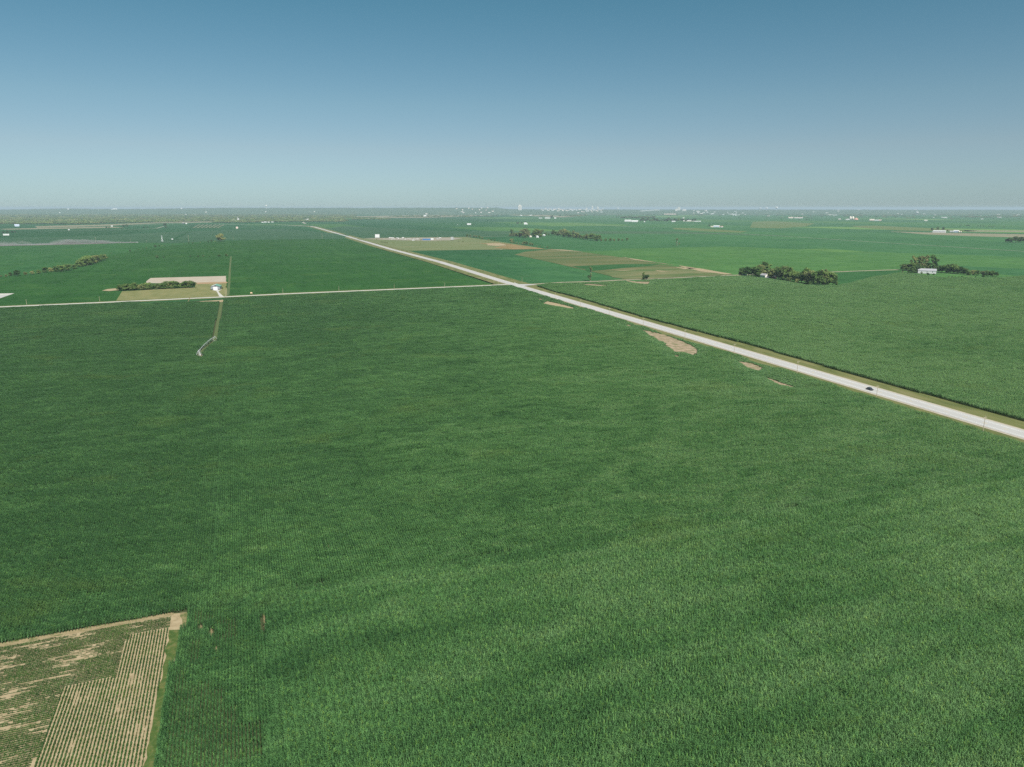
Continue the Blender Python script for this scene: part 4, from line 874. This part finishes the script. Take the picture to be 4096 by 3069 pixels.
for px, py, w, h, wm, rm, lb, dm in (
    (1876, 900, 16, 6, M_wall, M_roofw, 'white farm building alone on the plain beyond the drive-in', 0), (2101, 898, 11, 7, M_wall, M_roofw, 'white farmhouse right of two round dark trees', 0), (2108, 898.5, 5, 4, M_wall, M_roofw, 'little white shed right of the white farmhouse', 0),
    (2162, 874, 14, 3.5, M_wall, M_greyw, 'leftmost low shed of the far white row below the town', 0), (2190, 874.5, 22, 4, M_wall, M_roofw, 'long white shed in the far row below the town', 0), (2221, 874.5, 8, 4, M_wall, M_roofw, 'short bright shed at the right end of the far row', 0),
    (2512, 887, 26, 7, M_wall, M_roofw, 'left one of the twin white domed sheds', 1), (2539, 888, 26, 6, M_wall, M_roofw, 'right one of the twin white domed sheds', 1), (2578, 889, 5, 4, M_wall, M_roofw, 'tiny white shed right of the twin domed sheds', 0),
    (2754, 886, 40, 5, M_cream, M_roofw, 'long cream hall at the right end of the wooded row', 0), (2790, 887, 26, 3, M_wall, M_roofw, 'low white shed joined right of the long cream hall', 0), (2694, 888, 15, 4, M_wall, M_roofw, 'white shed under the lower wooded row', 0), (2676, 878, 9, 5, M_cream, M_roofw, 'pale house between the two wooded rows', 0), (2734, 875, 6, 4, M_wall, M_roofw, 'white house above the long cream hall', 0),
    (2866, 909, 24, 7, M_bluep, M_roofw, 'pale blue barn with white roof on the right plain', 0), (2848, 909, 11, 4, M_cream, M_pink, 'cream shed left of the pale blue barn', 0), (2879, 909.5, 5, 5, M_wall, M_red, 'small white shed touching the pale blue barn', 0), (2888, 909.5, 8, 5, M_wall, M_red, 'white shed with red roof right of the pale blue barn', 0),
    (3163, 873.5, 18, 5, M_cream, M_pink, 'cream warehouse left of the long white warehouse', 0), (3193, 873.5, 32, 4, M_wall, M_pink, 'long white warehouse on the far right plain', 0),
    (3358, 879, 10, 4, M_pink, M_roofw, 'pinkish shed left of the twin cream domes', 0), (3390, 880, 14, 4, M_wall, M_roofw, 'white shed joined to the twin cream domes', 0), (3487, 883, 17, 6, M_pink, M_cream, 'brick building left in the row right of the domes', 0), (3506, 883.5, 16, 4, M_wall, M_roofw, 'white shed mid row right of the twin cream domes', 0), (3520, 884, 10, 5, M_pink, M_pink, 'brick shed ending the row right of the domes', 0),
    (3757, 931, 43, 9, M_wall, M_roofw, 'long white barn on the tan strip far right', 0), (3732, 929.5, 9, 2.5, M_wall, M_roofw, 'low white shed left of the long white barn', 0), (3807, 930, 14, 6, M_greyw, M_roofw, 'grey shed right of the long white barn', 0), (3824, 930, 17, 9, M_bluep, M_roofw, 'tall pale shed beside the grain bins', 0),
    (3774, 872, 14, 3.5, M_wall, M_roofw, 'white house left of a far pair on the plain', 0), (3784, 872, 8, 3.5, M_wall, M_roofw, 'white shed right of a far pair on the plain', 0), (3735, 872, 4, 3, M_wall, M_roofw, 'tiny white house under the hazy horizon right', 0), (3703, 884, 12, 4, M_cream, M_roofw, 'pale house by small trees far right', 0), (3928, 878.5, 8, 3.5, M_wall, M_roofw, 'white farmhouse at the left end of the far belt', 0), (3997, 871.5, 14, 3, M_wall, M_roofw, 'white hall above the far tree belt', 0),
    (25, 942, 20, 6, M_wall, M_roofw, 'white farm building at the left edge below dark trees', 0), (68, 906, 16, 8, M_bluep, M_bluep, 'pale blue shed before the wooded valley', 0), (276, 921, 5, 4, M_wall, M_roofw, 'tiny white shed on the pale field lane', 0), (448, 906.5, 6, 4, M_wall, M_roofw, 'white house left of dark round trees in the valley', 0), (462, 852, 15, 4, M_wall, M_roofw, 'bright white hall high on the hazy left bluff', 0), (275, 853, 8, 3, M_wall, M_roofw, 'white house on the hazy left bluff', 0), (240, 857, 4, 3, M_wall, M_roofw, 'tiny white dot of a house in the left woods', 0),
    (734, 896, 8, 5, M_dark, M_roofg, 'dark shed on the tan field by the valley', 0), (745, 896.5, 6, 4, M_wall, M_roofw, 'white shed on the tan field by the valley', 0), (689, 959, 6, 4, M_wall, M_roofw, 'small white pump house in the left fields', 0), (728, 852, 6, 3, M_wall, M_roofw, 'white barn right on the hazy left bluff', 0), (932, 840, 7, 3, M_wall, M_roofw, 'white hall on the ridge left of the water tower', 0), (948, 915, 8, 7, M_pink, M_pink, 'brown shed at the edge of the far green field', 0),
    (937, 884, 13, 4, M_wall, M_roofw, 'white hall left of the white church', 0), (1050, 891, 8, 3, M_wall, M_roofw, 'first white house in the valley row', 0), (1062, 890.5, 9, 3.5, M_wall, M_roofw, 'second white house in the valley row', 0), (1075, 890.5, 7, 3, M_wall, M_roofw, 'third white house in the valley row', 0), (1090, 890, 8, 3, M_wall, M_roofw, 'last white house in the valley row', 0),
    (1219, 884, 26, 5, M_wall, M_roofw, 'long white farm hall beside the far highway bend', 0), (1231, 881, 7, 5, M_wall, M_roofw, 'white house behind the long farm hall', 0), (1196, 884, 5, 4, M_cream, M_roofw, 'cream shed left of the long farm hall', 0), (1318, 842, 4, 4, M_wall, M_roofw, 'white tower house on the central ridge', 0), (1475, 876, 4, 4, M_wall, M_roofw, 'white shed at the dark tree belt', 0), (1830, 899.5, 3, 2, M_wall, M_roofw, 'tiny shed left of the lone white farm building', 0),
    (2084, 864, 8, 4, M_wall, M_roofw, 'white shed below the tall grain tower', 0), (2123, 864, 9, 4, M_wall, M_roofw, 'white shed right of the tall grain tower', 0), (1700, 866, 10, 5, M_wall, M_roofw, 'white house right among the valley edge trees', 0), (1706, 859, 8, 4, M_wall, M_pink, 'pale house above the valley edge trees', 0)):
    far_box('far_building', px, py, w, h, wm, rm, lb, 'building', None, bool(dm))
# town: many small roofs; individual buildings named by their order
for i in range(46):
    px = 2168 + i * 5.3 + random.uniform(-2, 2); py = 852 + 2.5 * math.sin(i * 1.7) + (3 if i > 25 else 0) * random.random(); far_box('warehouse', px, py, random.uniform(5, 12), random.uniform(2.2, 4.0), random.choice((M_tw, M_tw, M_cream)), random.choice((M_tw, M_tw, M_pink)), None, 'building', None, False, .4, 'town')
for i in range(9): far_box('warehouse', 2565 + i * 8.5, 854.5 - i * .2, 9, 2.6, M_tw, M_tw, None, 'building', None, False, .4, 'town')
for i in range(4): far_box('warehouse', 2662 + i * 12, 859, 12, 3, M_pink, M_pink, None, 'building', None, False, .4, 'town')
for i in range(16): far_box('warehouse', random.uniform(2765, 2865), random.uniform(853, 859), random.uniform(4, 9), 2.8, random.choice((M_tw, M_cream)), M_tw, None, 'building', None, False, .4, 'town')
for i in range(14): far_box('warehouse', random.uniform(2893, 2990), random.uniform(855, 863), random.uniform(4, 10), 2.8, M_tw, M_tw, None, 'building', None, False, .4, 'town')
name_all('town', 'in the hazy town row', 'small pale town building', 'buildings of the far town')
for i in range(15): far_box('house', random.uniform(1780, 1980), random.uniform(853, 858), random.uniform(4, 9), 3, random.choice((M_tw, M_pink, M_cream)), random.choice((M_tw, M_pink)), None, 'house', None, False, .5, 'town0')
name_all('town0', 'on the slope left of the grain tower', 'small far house', 'houses left of the grain tower')
for i in range(24): far_box('house', random.uniform(3060, 4090), random.uniform(848, 866), random.uniform(4, 12), 2.4, random.choice((M_tw, M_pink, M_cream)), M_tw, None, 'house', None, False, .5, 'town2')
name_all('town2', 'on the hazy plain right of town', 'small far house', 'houses on the hazy plain')
for i in range(9): far_box('house', random.uniform(60, 1400), random.uniform(850, 876), random.uniform(3, 7), 2.4, random.choice((M_tw, M_cream)), M_tw, None, 'house', None, False, .5, 'vil')
name_all('vil', 'in the hazy valley woods', 'small far house', 'houses in the valley woods')

def tower(name, px, py, hpx, kind, label, cat, rpx):
    x, y = G(px, py); d = depth(x, y); h = hpx * d / FOC; r = rpx * d / FOC; z = hill_z(x, y); e = empty(name, (x, y, z)); tag(e, label, cat)
    if kind == 'water':
        MB().tube([(0, 0, 0), (0, 0, h * .7)], [r * .22, r * .2], 8).obj('column', M_wall, e)
        MB().lathe([(.2 * r, h * .62), (r, h * .72), (r * 1.05, h * .84), (r * .75, h * .95), (.1 * r, h)], 14).obj('tank', M_wall, e, True)
    elif kind == 'silo':
        for i in range(3): MB().lathe([(r * .42, 0), (r * .42, h * .8), (r * .1, h * .84)], 12, (i - 1) * r * .8, 0).obj('silo', M_conc2, e)
        MB().box(-r * .55, r * .55, -r * .3, r * .3, h * .8, h).obj('headhouse', M_conc2, e)
    elif kind == 'dome':
        MB().lathe([(r, 0), (r, h * .6), (r * .75, h * .85), (r * .3, h * .97), (.05, h)], 16).obj('bin', M_cream, e, True)
        MB().lathe([(r * .12, h * .97), (r * .12, h * 1.04)], 8).obj('cap', M_roofg, e)
    elif kind == 'church':
        MB().box(-r, r, -r * 1.5, r * 1.5, 0, h * .4).obj('nave', M_wall, e)
        MB().add([(-r * 1.05, -r * 1.55, h * .4), (r * 1.05, -r * 1.55, h * .4), (r * 1.05, r * 1.55, h * .4), (-r * 1.05, r * 1.55, h * .4), (0, -r * 1.55, h * .6), (0, r * 1.55, h * .6)], [(0, 1, 4), (2, 3, 5), (1, 2, 5, 4), (3, 0, 4, 5)]).obj('roof', M_roofw, e)
        MB().box(-r * .3, r * .3, -r * 1.9, -r * 1.52, 0, h * .7).lathe([(r * .35, h * .7), (.02, h)], 4, 0, -r * 1.7).obj('steeple', M_wall, e)
    return e
tower('grain_elevator', 2079, 853.5, 21, 'silo', 'tall pale grain elevator standing alone on the horizon left of town', 'silo', 6)
tower('grain_elevator', 2369, 850, 15, 'silo', 'slim white elevator, tallest in the middle of town', 'silo', 3)
tower('grain_elevator', 2391, 850, 12, 'silo', 'squat white elevator right of the tallest one in town', 'silo', 4)
tower('grain_elevator', 2411, 848, 9, 'silo', 'small slim elevator at the right end of the town centre', 'silo', 2)
tower('grain_elevator', 2346, 851, 9, 'silo', 'low elevator left of the tallest one in town', 'silo', 3)
tower('grain_elevator', 2235, 850, 7, 'silo', 'low elevator on the left half of town', 'silo', 4)
tower('grain_elevator', 2181, 849, 8, 'silo', 'leftmost small elevator of the town', 'silo', 2)
tower('grain_elevator', 2714, 853, 13, 'silo', 'pale elevator towering over the right part of town', 'silo', 5)
tower('grain_elevator', 2704, 854, 9, 'silo', 'lower elevator left of the towering right one', 'silo', 4)
tower('grain_elevator', 2736, 854, 7, 'silo', 'broad low elevator right of the towering one', 'silo', 7)
tower('water_tower', 2470, 848, 12, 'water', 'hazy water tower between the two parts of town', 'water tower', 5)
tower('water_tower', 3104, 853, 14, 'water', 'bright white water tower on the horizon right of town', 'water tower', 6)
tower('water_tower', 3039, 853, 11, 'water', 'left one of two pale water towers near the horizon', 'water tower', 5)
tower('water_tower', 3065, 853, 11, 'water', 'right one of two pale water towers near the horizon', 'water tower', 5)
tower('water_tower', 3667, 860, 12, 'water', 'white water tower on the hazy far right plain', 'water tower', 6)
tower('water_tower', 1067, 853, 14, 'water', 'slim white water tower above the valley woods', 'water tower', 3)
tower('church', 954, 883, 15, 'church', 'white church with pointed steeple in the valley woods', 'church', 3)
tower('grain_bin', 3401, 880, 14, 'dome', 'left one of the twin cream domed bins', 'grain bin', 4.6)
tower('grain_bin', 3411, 880, 14, 'dome', 'right one of the twin cream domed bins', 'grain bin', 4.6)
tower('grain_bin', 3835, 931, 8, 'dome', 'round pale bin at the right end of the far right farm', 'grain bin', 3)
tower('grain_bin', 3843, 931, 6, 'dome', 'smallest round bin of the far right farm', 'grain bin', 2.4)
x, y = G(3424, 880); mnd = MB().lathe([(22, 0), (18, 9), (9, 18), (.5, 22)], 14); o = mnd.obj('grain_pile', surf('reddish_cover', (.40, .20, .16), (.48, .26, .2), .1, .8, .3)); o.location = (x, y, 0); tag(o, 'reddish covered heap right of the twin cream domes', 'heap')

# ------------------------------------------------------------------ drive-in cinema
def screen(px, py, wpx, hpx, leg, label, rz_):
    x, y = G(px, py); d = depth(x, y); w = wpx * d / FOC; h = hpx * d / FOC; lg = leg * d / FOC
    e = empty('cinema_screen', (x, y, .45), rz_); tag(e, label, 'screen', 'drive-in cinema screens')
    MB().box(-w / 2, w / 2, -.35, .0, lg, h).obj('screen_face', M_wall, e)
    MB().box(-w / 2 - .3, -w / 2, -.4, 2.6, lg, h + .2).box(w / 2, w / 2 + .3, -.4, 2.6, lg, h + .2).box(-w / 2 - .3, w / 2 + .3, -.4, 2.6, h, h + .3).obj('screen_housing', M_roofg, e)
    for i in range(4):
        xx = -w / 2 + w * (i + .5) / 4; MB().box(xx - .2, xx + .2, .1, .5, 0, lg + 2).tube([(xx, 5, 0), (xx, .6, h * .8)], .15, 6).obj('support_leg', M_dark, e)
screen(1509.5, 952, 17, 13.5, .8, 'big white drive-in screen at the left end of the lot', R(10))
screen(1808.5, 963, 11, 14, 3, 'smaller white drive-in screen with dark side at the right of the lot', R(-28))
far_box('snack_building', 1706, 961.5, 31, 6, M_bluew, M_bluew, 'long low blue building in the drive-in lot', 'building', None, False, .35)
far_box('projection_hut', 1729, 960.5, 10, 7, M_wall, M_roofw, 'white hut joined right of the long blue building', 'building', None, False, .8)
def small_vehicle(kind, body, L=4.6, Wd=1.8, Ht=1.5):
    """car / pickup / camper: shaped body, cabin, glass, four wheels, lamps"""
    r = empty(kind, (0, 0, 0)); hw = Wd / 2
    prof = {'car': [(-L / 2, .35), (-L / 2 + .02, .85), (-L / 2 + .25, .98), (-L * .34, 1.05), (-L * .25, Ht), (L * .12, Ht), (L * .26, 1.0), (L / 2 - .15, .86), (L / 2, .7), (L / 2, .35)],
            'camper': [(-L / 2, .5), (-L / 2, Ht * .95), (-L / 2 + .3, Ht), (L / 2 - .5, Ht), (L / 2, Ht * .8), (L / 2, .5)]}['camper' if kind == 'camper_trailer' else 'car']
    V = []; n = len(prof)
    for s_, k in ((-1, 1), (-1, 0), (1, 0), (1, 1)):
        for (yy, zz) in prof: V.append((s_ * hw * (1 if k == 0 else 1) * (.80 if (zz > 1.06 and kind != 'camper_trailer') else 1) * (1 if k else .985), yy, zz))
    V = V[:n] + V[3 * n:]
    F = [tuple(range(n - 1, -1, -1)), tuple(range(n, 2 * n))] + [(i, (i + 1) % n, n + (i + 1) % n, n + i) for i in range(n)]
    b = MB().add(V, F).obj('body', body, r); bv = b.modifiers.new('bevel', 'BEVEL'); bv.width = .06; bv.segments = 2
    if kind != 'camper_trailer':
        wsx = hw * .80
        MB().add([(-wsx * .92, L * .13, Ht - .06), (wsx * .92, L * .13, Ht - .06), (hw * .85, L * .25, 1.05), (-hw * .85, L * .25, 1.05)], [(0, 3, 2, 1)]).obj('windscreen', M_glass, r).location.z = .02
        MB().add([(-wsx * .9, -L * .26, Ht - .1), (wsx * .9, -L * .26, Ht - .1), (hw * .82, -L * .345, 1.1), (-hw * .82, -L * .345, 1.1)], [(0, 1, 2, 3)]).obj('rear_window', M_glass, r).location.z = .02
        for s_ in (-1, 1): MB().add([(s_ * wsx * 1.02, -L * .23, Ht - .08), (s_ * wsx * 1.02, L * .10, Ht - .08), (s_ * hw * 1.0, L * .2, 1.06), (s_ * hw * 1.0, -L * .30, 1.08)], [(0, 1, 2, 3)]).obj('side_window', M_glass, r)
        for s_ in (-1, 1):
            MB().box(s_ * hw * .7 - .18, s_ * hw * .7 + .18, L / 2 - .03, L / 2 + .03, .6, .74).obj('headlight', M_wall, r)
            MB().box(s_ * hw * .75 - .14, s_ * hw * .75 + .14, -L / 2 - .03, -L / 2 + .02, .66, .85).obj('tail_light', M_red, r)
    else:
        for s_ in (-1, 1): MB().box(s_ * hw - .03, s_ * hw + .03, -L * .2, L * .1, Ht * .55, Ht * .75).obj('window', M_glass, r)
    for yy in ((-L * .31, L * .31) if kind != 'camper_trailer' else (-.4, .4)):
        for s_ in (-1, 1):
            w_ = MB().tube([(s_ * (hw - .20), yy, .34), (s_ * (hw + .02), yy, .34)], .34, 14).obj('wheel', M_dark, r)
            MB().tube([(s_ * (hw + .021), yy, .34), (s_ * (hw + .03), yy, .34)], .18, 10).obj('rim', M_steel, w_)
    return r
def copy_tree(o, parent=None):
    c = o.copy(); SC.objects.link(c); c.parent = parent
    for ch in o.children: copy_tree(ch, c)
    return c
M_black = surf('black_car_paint', (.008, .009, .012), (.014, .015, .018), 1, .22, .8)
suv = small_vehicle('black_car', M_black, 4.9, 1.95, 1.72); hx, hy = G(3479, 1557, .7)
tt = (Vector((hx, hy)) - h0).dot(hd); oo = (Vector((hx, hy)) - h0).dot(hn); cx_, cy__ = HW(tt, oo); suv.location = (cx_, cy__, .165); suv.rotation_euler = (0, 0, math.atan2(hd.y, hd.x) - math.pi / 2 + math.pi)
for s_ in (-1, 1): MB().tube([(s_ * .72, -1.3, 1.76), (s_ * .72, .6, 1.78)], .03, 6).obj('roof_rail', M_steel, suv)
tag(suv, 'black car driving on the pale highway', 'car')
pk = small_vehicle('pickup_truck', M_wall, 5.4, 1.95, 1.75); x, y = G(549, 971); pk.location = (x, y, .23); pk.rotation_euler = (0, 0, R(-95)); pk.scale = (1.25, 1.25, 1.3); tag(pk, 'white pickup raising a dust trail on the far gravel lane', 'pickup')
pr1 = small_vehicle('parked_car', surf('silver_paint', (.5, .5, .5), (.56, .56, .56), 1, .35, .6), 4.8, 1.9, 1.55); pr2 = small_vehicle('camper_trailer', M_wall, 6.5, 2.3, 2.7)
spots = [(560, 954, 1), (570, 954.3, 1), (575, 955, 0), (590, 954.6, 1), (594, 957, 0), (612, 953.8, 1), (568, 959.5, 0), (578, 958.6, 0), (603, 957.2, 0), (609, 958.5, 0), (621, 959, 0), (628, 956.8, 0), (635, 956.5, 0), (642, 957.6, 0), (655, 957, 0), (662, 958.8, 0), (668, 957.4, 0), (672, 958.2, 0), (653, 964, 1), (748, 955.5, 0), (752, 958, 0), (760, 954.4, 1)]
for i, (dx, py, k) in enumerate(spots):
    src = pr2 if k else pr1; o = src if src.location.length == 0 else copy_tree(src)
    x, y = G(1000 + dx, py); o.location = (x, y, .46); o.rotation_euler = (0, 0, random.uniform(1.2, 1.9)); o.scale = (1.35,) * 3 if k else (1.5,) * 3
    o['category'] = 'camper' if k else 'car'; REG.setdefault('lot', []).append((1000 + dx, o))
name_all('lot', 'on the drive-in lot', lambda o: 'white camper' if o['category'] == 'camper' else 'pale parked car', 'vehicles parked on the drive-in lot')

# ------------------------------------------------------------------ utility poles
def make_pole(h=10.5, arm=True):
    r = empty('utility_pole', (0, 0, 0)); MB().tube([(0, 0, -.2), (0, 0, h)], [.17, .11], 8).obj('pole', M_wood, r)
    if arm:
        a = MB().box(-1.2, 1.2, -.07, .07, h - .75, h - .6).obj('crossarm', M_wood, r)
        for xx in (-1.05, -.5, .5, 1.05): MB().lathe([(.05, h - .6), (.07, h - .5), (.03, h - .4)], 8, xx, 0).obj('insulator', M_steel, a)
    MB().lathe([(.05, h), (.07, h + .1), (.03, h + .2)], 8).obj('pole_top_insulator', M_steel, r)
    return r
pp = make_pole(); first = [True]
def put_pole(px, py, hpx, grp, rz_, src=None):
    x, y = G(px, py); o = pp if first[0] else copy_tree(pp); first[0] = False; o.location = (x, y, 0); o.rotation_euler = (0, 0, rz_)
    s_ = hpx * depth(x, y, 4) / FOC / .97 / 10.7; o.scale = (max(1, s_ * .9), max(1, s_ * .9), s_); o['category'] = 'utility pole'; REG.setdefault(grp, []).append((px, o)); return o
for px, py, h in ((3929, 1742, 79), (3504, 1601, 60), (3188, 1494, 49), (2936, 1421, 46), (2739, 1361, 42), (2573, 1308, 35), (2437, 1267, 34), (2322, 1229, 30), (2221, 1197, 26), (2136, 1178, 22), (2059, 1152, 24), (1994, 1137, 20), (1976, 1142, 18)):
    put_pole(px, py, h, 'hp', math.atan2(hd.y, hd.x) - math.pi / 2)
name_all('hp', 'along the near side of the highway', 'wooden utility pole', 'utility poles along the highway')
for px, py, h in ((107, 1219, 21), (399, 1206, 20), (903, 1188, 32), (908, 1183, 28), (1132, 1174, 20), (1356, 1164, 19), (1577, 1156, 20), (1779, 1149, 20), (2088, 1131, 22)):
    put_pole(px, py, h, 'gp', GANG + R(90))
name_all('gp', 'along the gravel road', 'wooden utility pole', 'utility poles along the gravel road')
for px, py, h in ((384, 971, 21), (522, 968, 13), (587, 970, 8), (755, 966, 23), (934, 961, 12), (1289, 954, 19), (1490, 951, 11), (1498, 951, 11), (1578, 952, 9), (1667, 950, 13), (1750, 950, 12), (3010, 1111, 16)):
    put_pole(px, py, h, 'fp', R(60))
name_all('fp', 'far out in the fields', 'thin utility pole', 'utility poles out in the fields')
# lattice pylon
x, y = G(649, 968); py_ = empty('lattice_pylon', (x, y, 0)); tag(py_, 'pale lattice pylon standing in the left fields', 'pylon'); hh = 26 * depth(x, y) / FOC; w0 = 3.2; mb = MB()
for sx_ in (-1, 1):
    for sy_ in (-1, 1): MB().tube([(sx_ * w0, sy_ * w0, 0), (sx_ * .6, sy_ * .6, hh * .65), (sx_ * .3, sy_ * .3, hh)], .16, 4).obj('leg', M_steel, py_)
for i in range(6):
    z0 = hh * .65 * i / 6; z1 = hh * .65 * (i + 1) / 6; a0 = w0 + (.6 - w0) * i / 6; a1 = w0 + (.6 - w0) * (i + 1) / 6
    for s_ in (-1, 1): mb.tube([(-a0, s_ * a0, z0), (a1, s_ * a1, z1)], .09, 4).tube([(a0, s_ * a0, z0), (-a1, s_ * a1, z1)], .09, 4).tube([(s_ * a0, -a0, z0), (s_ * a1, a1, z1)], .09, 4)
mb.obj('bracing', M_steel, py_)
for k in (.7, .82, .94): MB().tube([(-3.4, 0, hh * k), (3.4, 0, hh * k)], .14, 4).obj('crossarm', M_steel, py_)

# ------------------------------------------------------------------ centre pivot irrigation
x, y = G(797, 1426); cp = empty('irrigation_pivot', (x, y, .1)); tag(cp, 'galvanised centre pivot irrigation machine at the end of the dirt track', 'irrigation pivot')
tx, ty = G(862, 1366); dv = Vector((tx - x, ty - y)); Ls = dv.length; du = dv.normalized(); hp_ = 4.6
for sx_ in (-1, 1):
    for sy_ in (-1, 1): MB().tube([(sx_ * 2.0, sy_ * 2.0, 0), (sx_ * .35, sy_ * .35, hp_)], .10, 6).obj('pivot_leg', M_steel, cp)
MB().tube([(0, 0, 0), (0, 0, hp_ + .6)], .16, 8).box(-.5, .5, -.5, .5, 0, .25).obj('riser_pipe', M_steel, cp)
MB().box(.5, 1.3, -.4, .2, .9, 2.2).obj('control_box', M_wall, cp)
n_ = 14; arc = [(du.x * Ls * i / n_, du.y * Ls * i / n_, hp_ + 1.1 * math.sin(math.pi * i / n_)) for i in range(n_ + 1)]
sp = MB().tube(arc, .11, 8).obj('span_pipe', M_steel, cp); nn = Vector((du.y, -du.x)); tr = MB()
for s_ in (-1, 1):
    low = [(p[0] + nn.x * s_ * .8, p[1] + nn.y * s_ * .8, p[2] - 1.1) for p in arc[1:-1]]; tr.tube([arc[0]] + low + [arc[-1]], .03, 4)
    for i, q_ in enumerate(low): tr.tube([arc[i + 1], q_], .03, 4)
tr.obj('truss', M_steel, sp)
bx_, by_ = du.x * Ls, du.y * Ls
for s_ in (-1, 1):
    MB().tube([(bx_ + nn.x * s_ * 2.3, by_ + nn.y * s_ * 2.3, .5), (bx_, by_, hp_)], .07, 6).obj('tower_leg', M_steel, cp)
    MB().tube([(bx_ + nn.x * s_ * 2.3 - du.x * .18, by_ + nn.y * s_ * 2.3 - du.y * .18, .55), (bx_ + nn.x * s_ * 2.3 + du.x * .18, by_ + nn.y * s_ * 2.3 + du.y * .18, .55)], .55, 14).obj('tower_wheel', M_dark, cp)
MB().tube([(bx_ - nn.x * 2.3, by_ - nn.y * 2.3, .6), (bx_ + nn.x * 2.3, by_ + nn.y * 2.3, .6)], .07, 6).obj('axle_beam', M_steel, cp)
# irrigated arm track far left
strip('pivot_track', dens([G(683, 964), G(753, 928)], 60), 16, .25, M_dkgreen)
# round hay bale by the gravel road
x, y = G(1006, 1177); o = MB().tube([(-.8, 0, .9), (.8, 0, .9)], .9, 18).obj('hay_bale', surf('straw', (.42, .32, .2), (.52, .41, .27), 4, .95, .1)); o.location = (x, y, .05); o.scale = (1.5, 1.5, 1.5); tag(o, 'round pale bale on the grass verge of the gravel road', 'bale')

# ------------------------------------------------------------------ dust raised by the pickup
M_dust, nt, out = newmat('road_dust'); pv = nd(nt, 'ShaderNodeVolumePrincipled'); pv.inputs['Color'].default_value = (.93, .90, .85, 1); pv.inputs['Anisotropy'].default_value = .2
tcn = nd(nt, 'ShaderNodeTexCoord').outputs['Object']; sxyz = nd(nt, 'ShaderNodeSeparateXYZ'); nt.links.new(tcn, sxyz.inputs[0])
nn_ = noise_n(nt, tcn, .035, 5, .65, .5, stretch=(.45, 1, 1)); big = noise_n(nt, tcn, .009, 2, .5, off=(3.3, 0, 0))
base_ = ramp(nt, nn_, [(.40, (0, 0, 0)), (.72, (1, 1, 1))]); gb = ramp(nt, big, [(.42, (.12,) * 3), (.62, (1, 1, 1))])
hgt = mmath(nt, 'SUBTRACT', 1.0, mmath(nt, 'DIVIDE', sxyz.outputs[2], mmath(nt, 'ADD', 5.0, mmath(nt, 'MULTIPLY', gb, 17.0))))
dd = mmath(nt, 'MULTIPLY', mmath(nt, 'MAXIMUM', hgt, 0.0), base_); core = mmath(nt, 'MAXIMUM', mmath(nt, 'SUBTRACT', 1.0, mmath(nt, 'DIVIDE', sxyz.outputs[2], 3.5)), 0.0)
nt.links.new(mmath(nt, 'MULTIPLY', mmath(nt, 'ADD', dd, mmath(nt, 'MULTIPLY', core, 1.6)), .24), pv.inputs['Density']); nt.links.new(pv.outputs[0], out.inputs['Volume'])
a = Vector(G(545, 971.5)); m_ = Vector(G(300, 980)); b_ = Vector(G(-60, 986)); dl = (b_ - a); Ld = dl.length; mbd = MB()
mbd.add([(0, -2, 0), (0, 2, 0), (Ld, 12, 0), (Ld, -12, 0), (0, -1.5, 3), (0, 1.5, 3), (Ld * .35, 8, 14), (Ld * .35, -8, 14), (Ld, 12, 24), (Ld, -12, 24), (Ld * .35, -8, 0), (Ld * .35, 8, 0)],
        [(0, 1, 11, 10), (10, 11, 2, 3), (4, 7, 6, 5), (7, 9, 8, 6), (0, 4, 5, 1), (3, 2, 8, 9), (0, 10, 7, 4), (10, 3, 9, 7), (1, 5, 6, 11), (11, 6, 8, 2)])
o = mbd.obj('dust_cloud', M_dust); o.location = (a.x, a.y, .3); o.rotation_euler = (0, 0, math.atan2(dl.y, dl.x)); tag(o, 'pale dust trail hanging behind the pickup on the left lane', None, None, 'stuff')
# ------------------------------------------------------------------ air
M_haze, nt, out = newmat('haze_air')
pv = nd(nt, 'ShaderNodeVolumePrincipled'); pv.inputs['Color'].default_value = (.56, .72, .82, 1); pv.inputs['Density'].default_value = 4.9e-5; pv.inputs['Anisotropy'].default_value = 0.0
nt.links.new(pv.outputs[0], out.inputs['Volume'])
hz = MB().box(-125000, 125000, -125000, 125000, -1.5, 140).obj('haze', M_haze); tag(hz, kind='stuff')
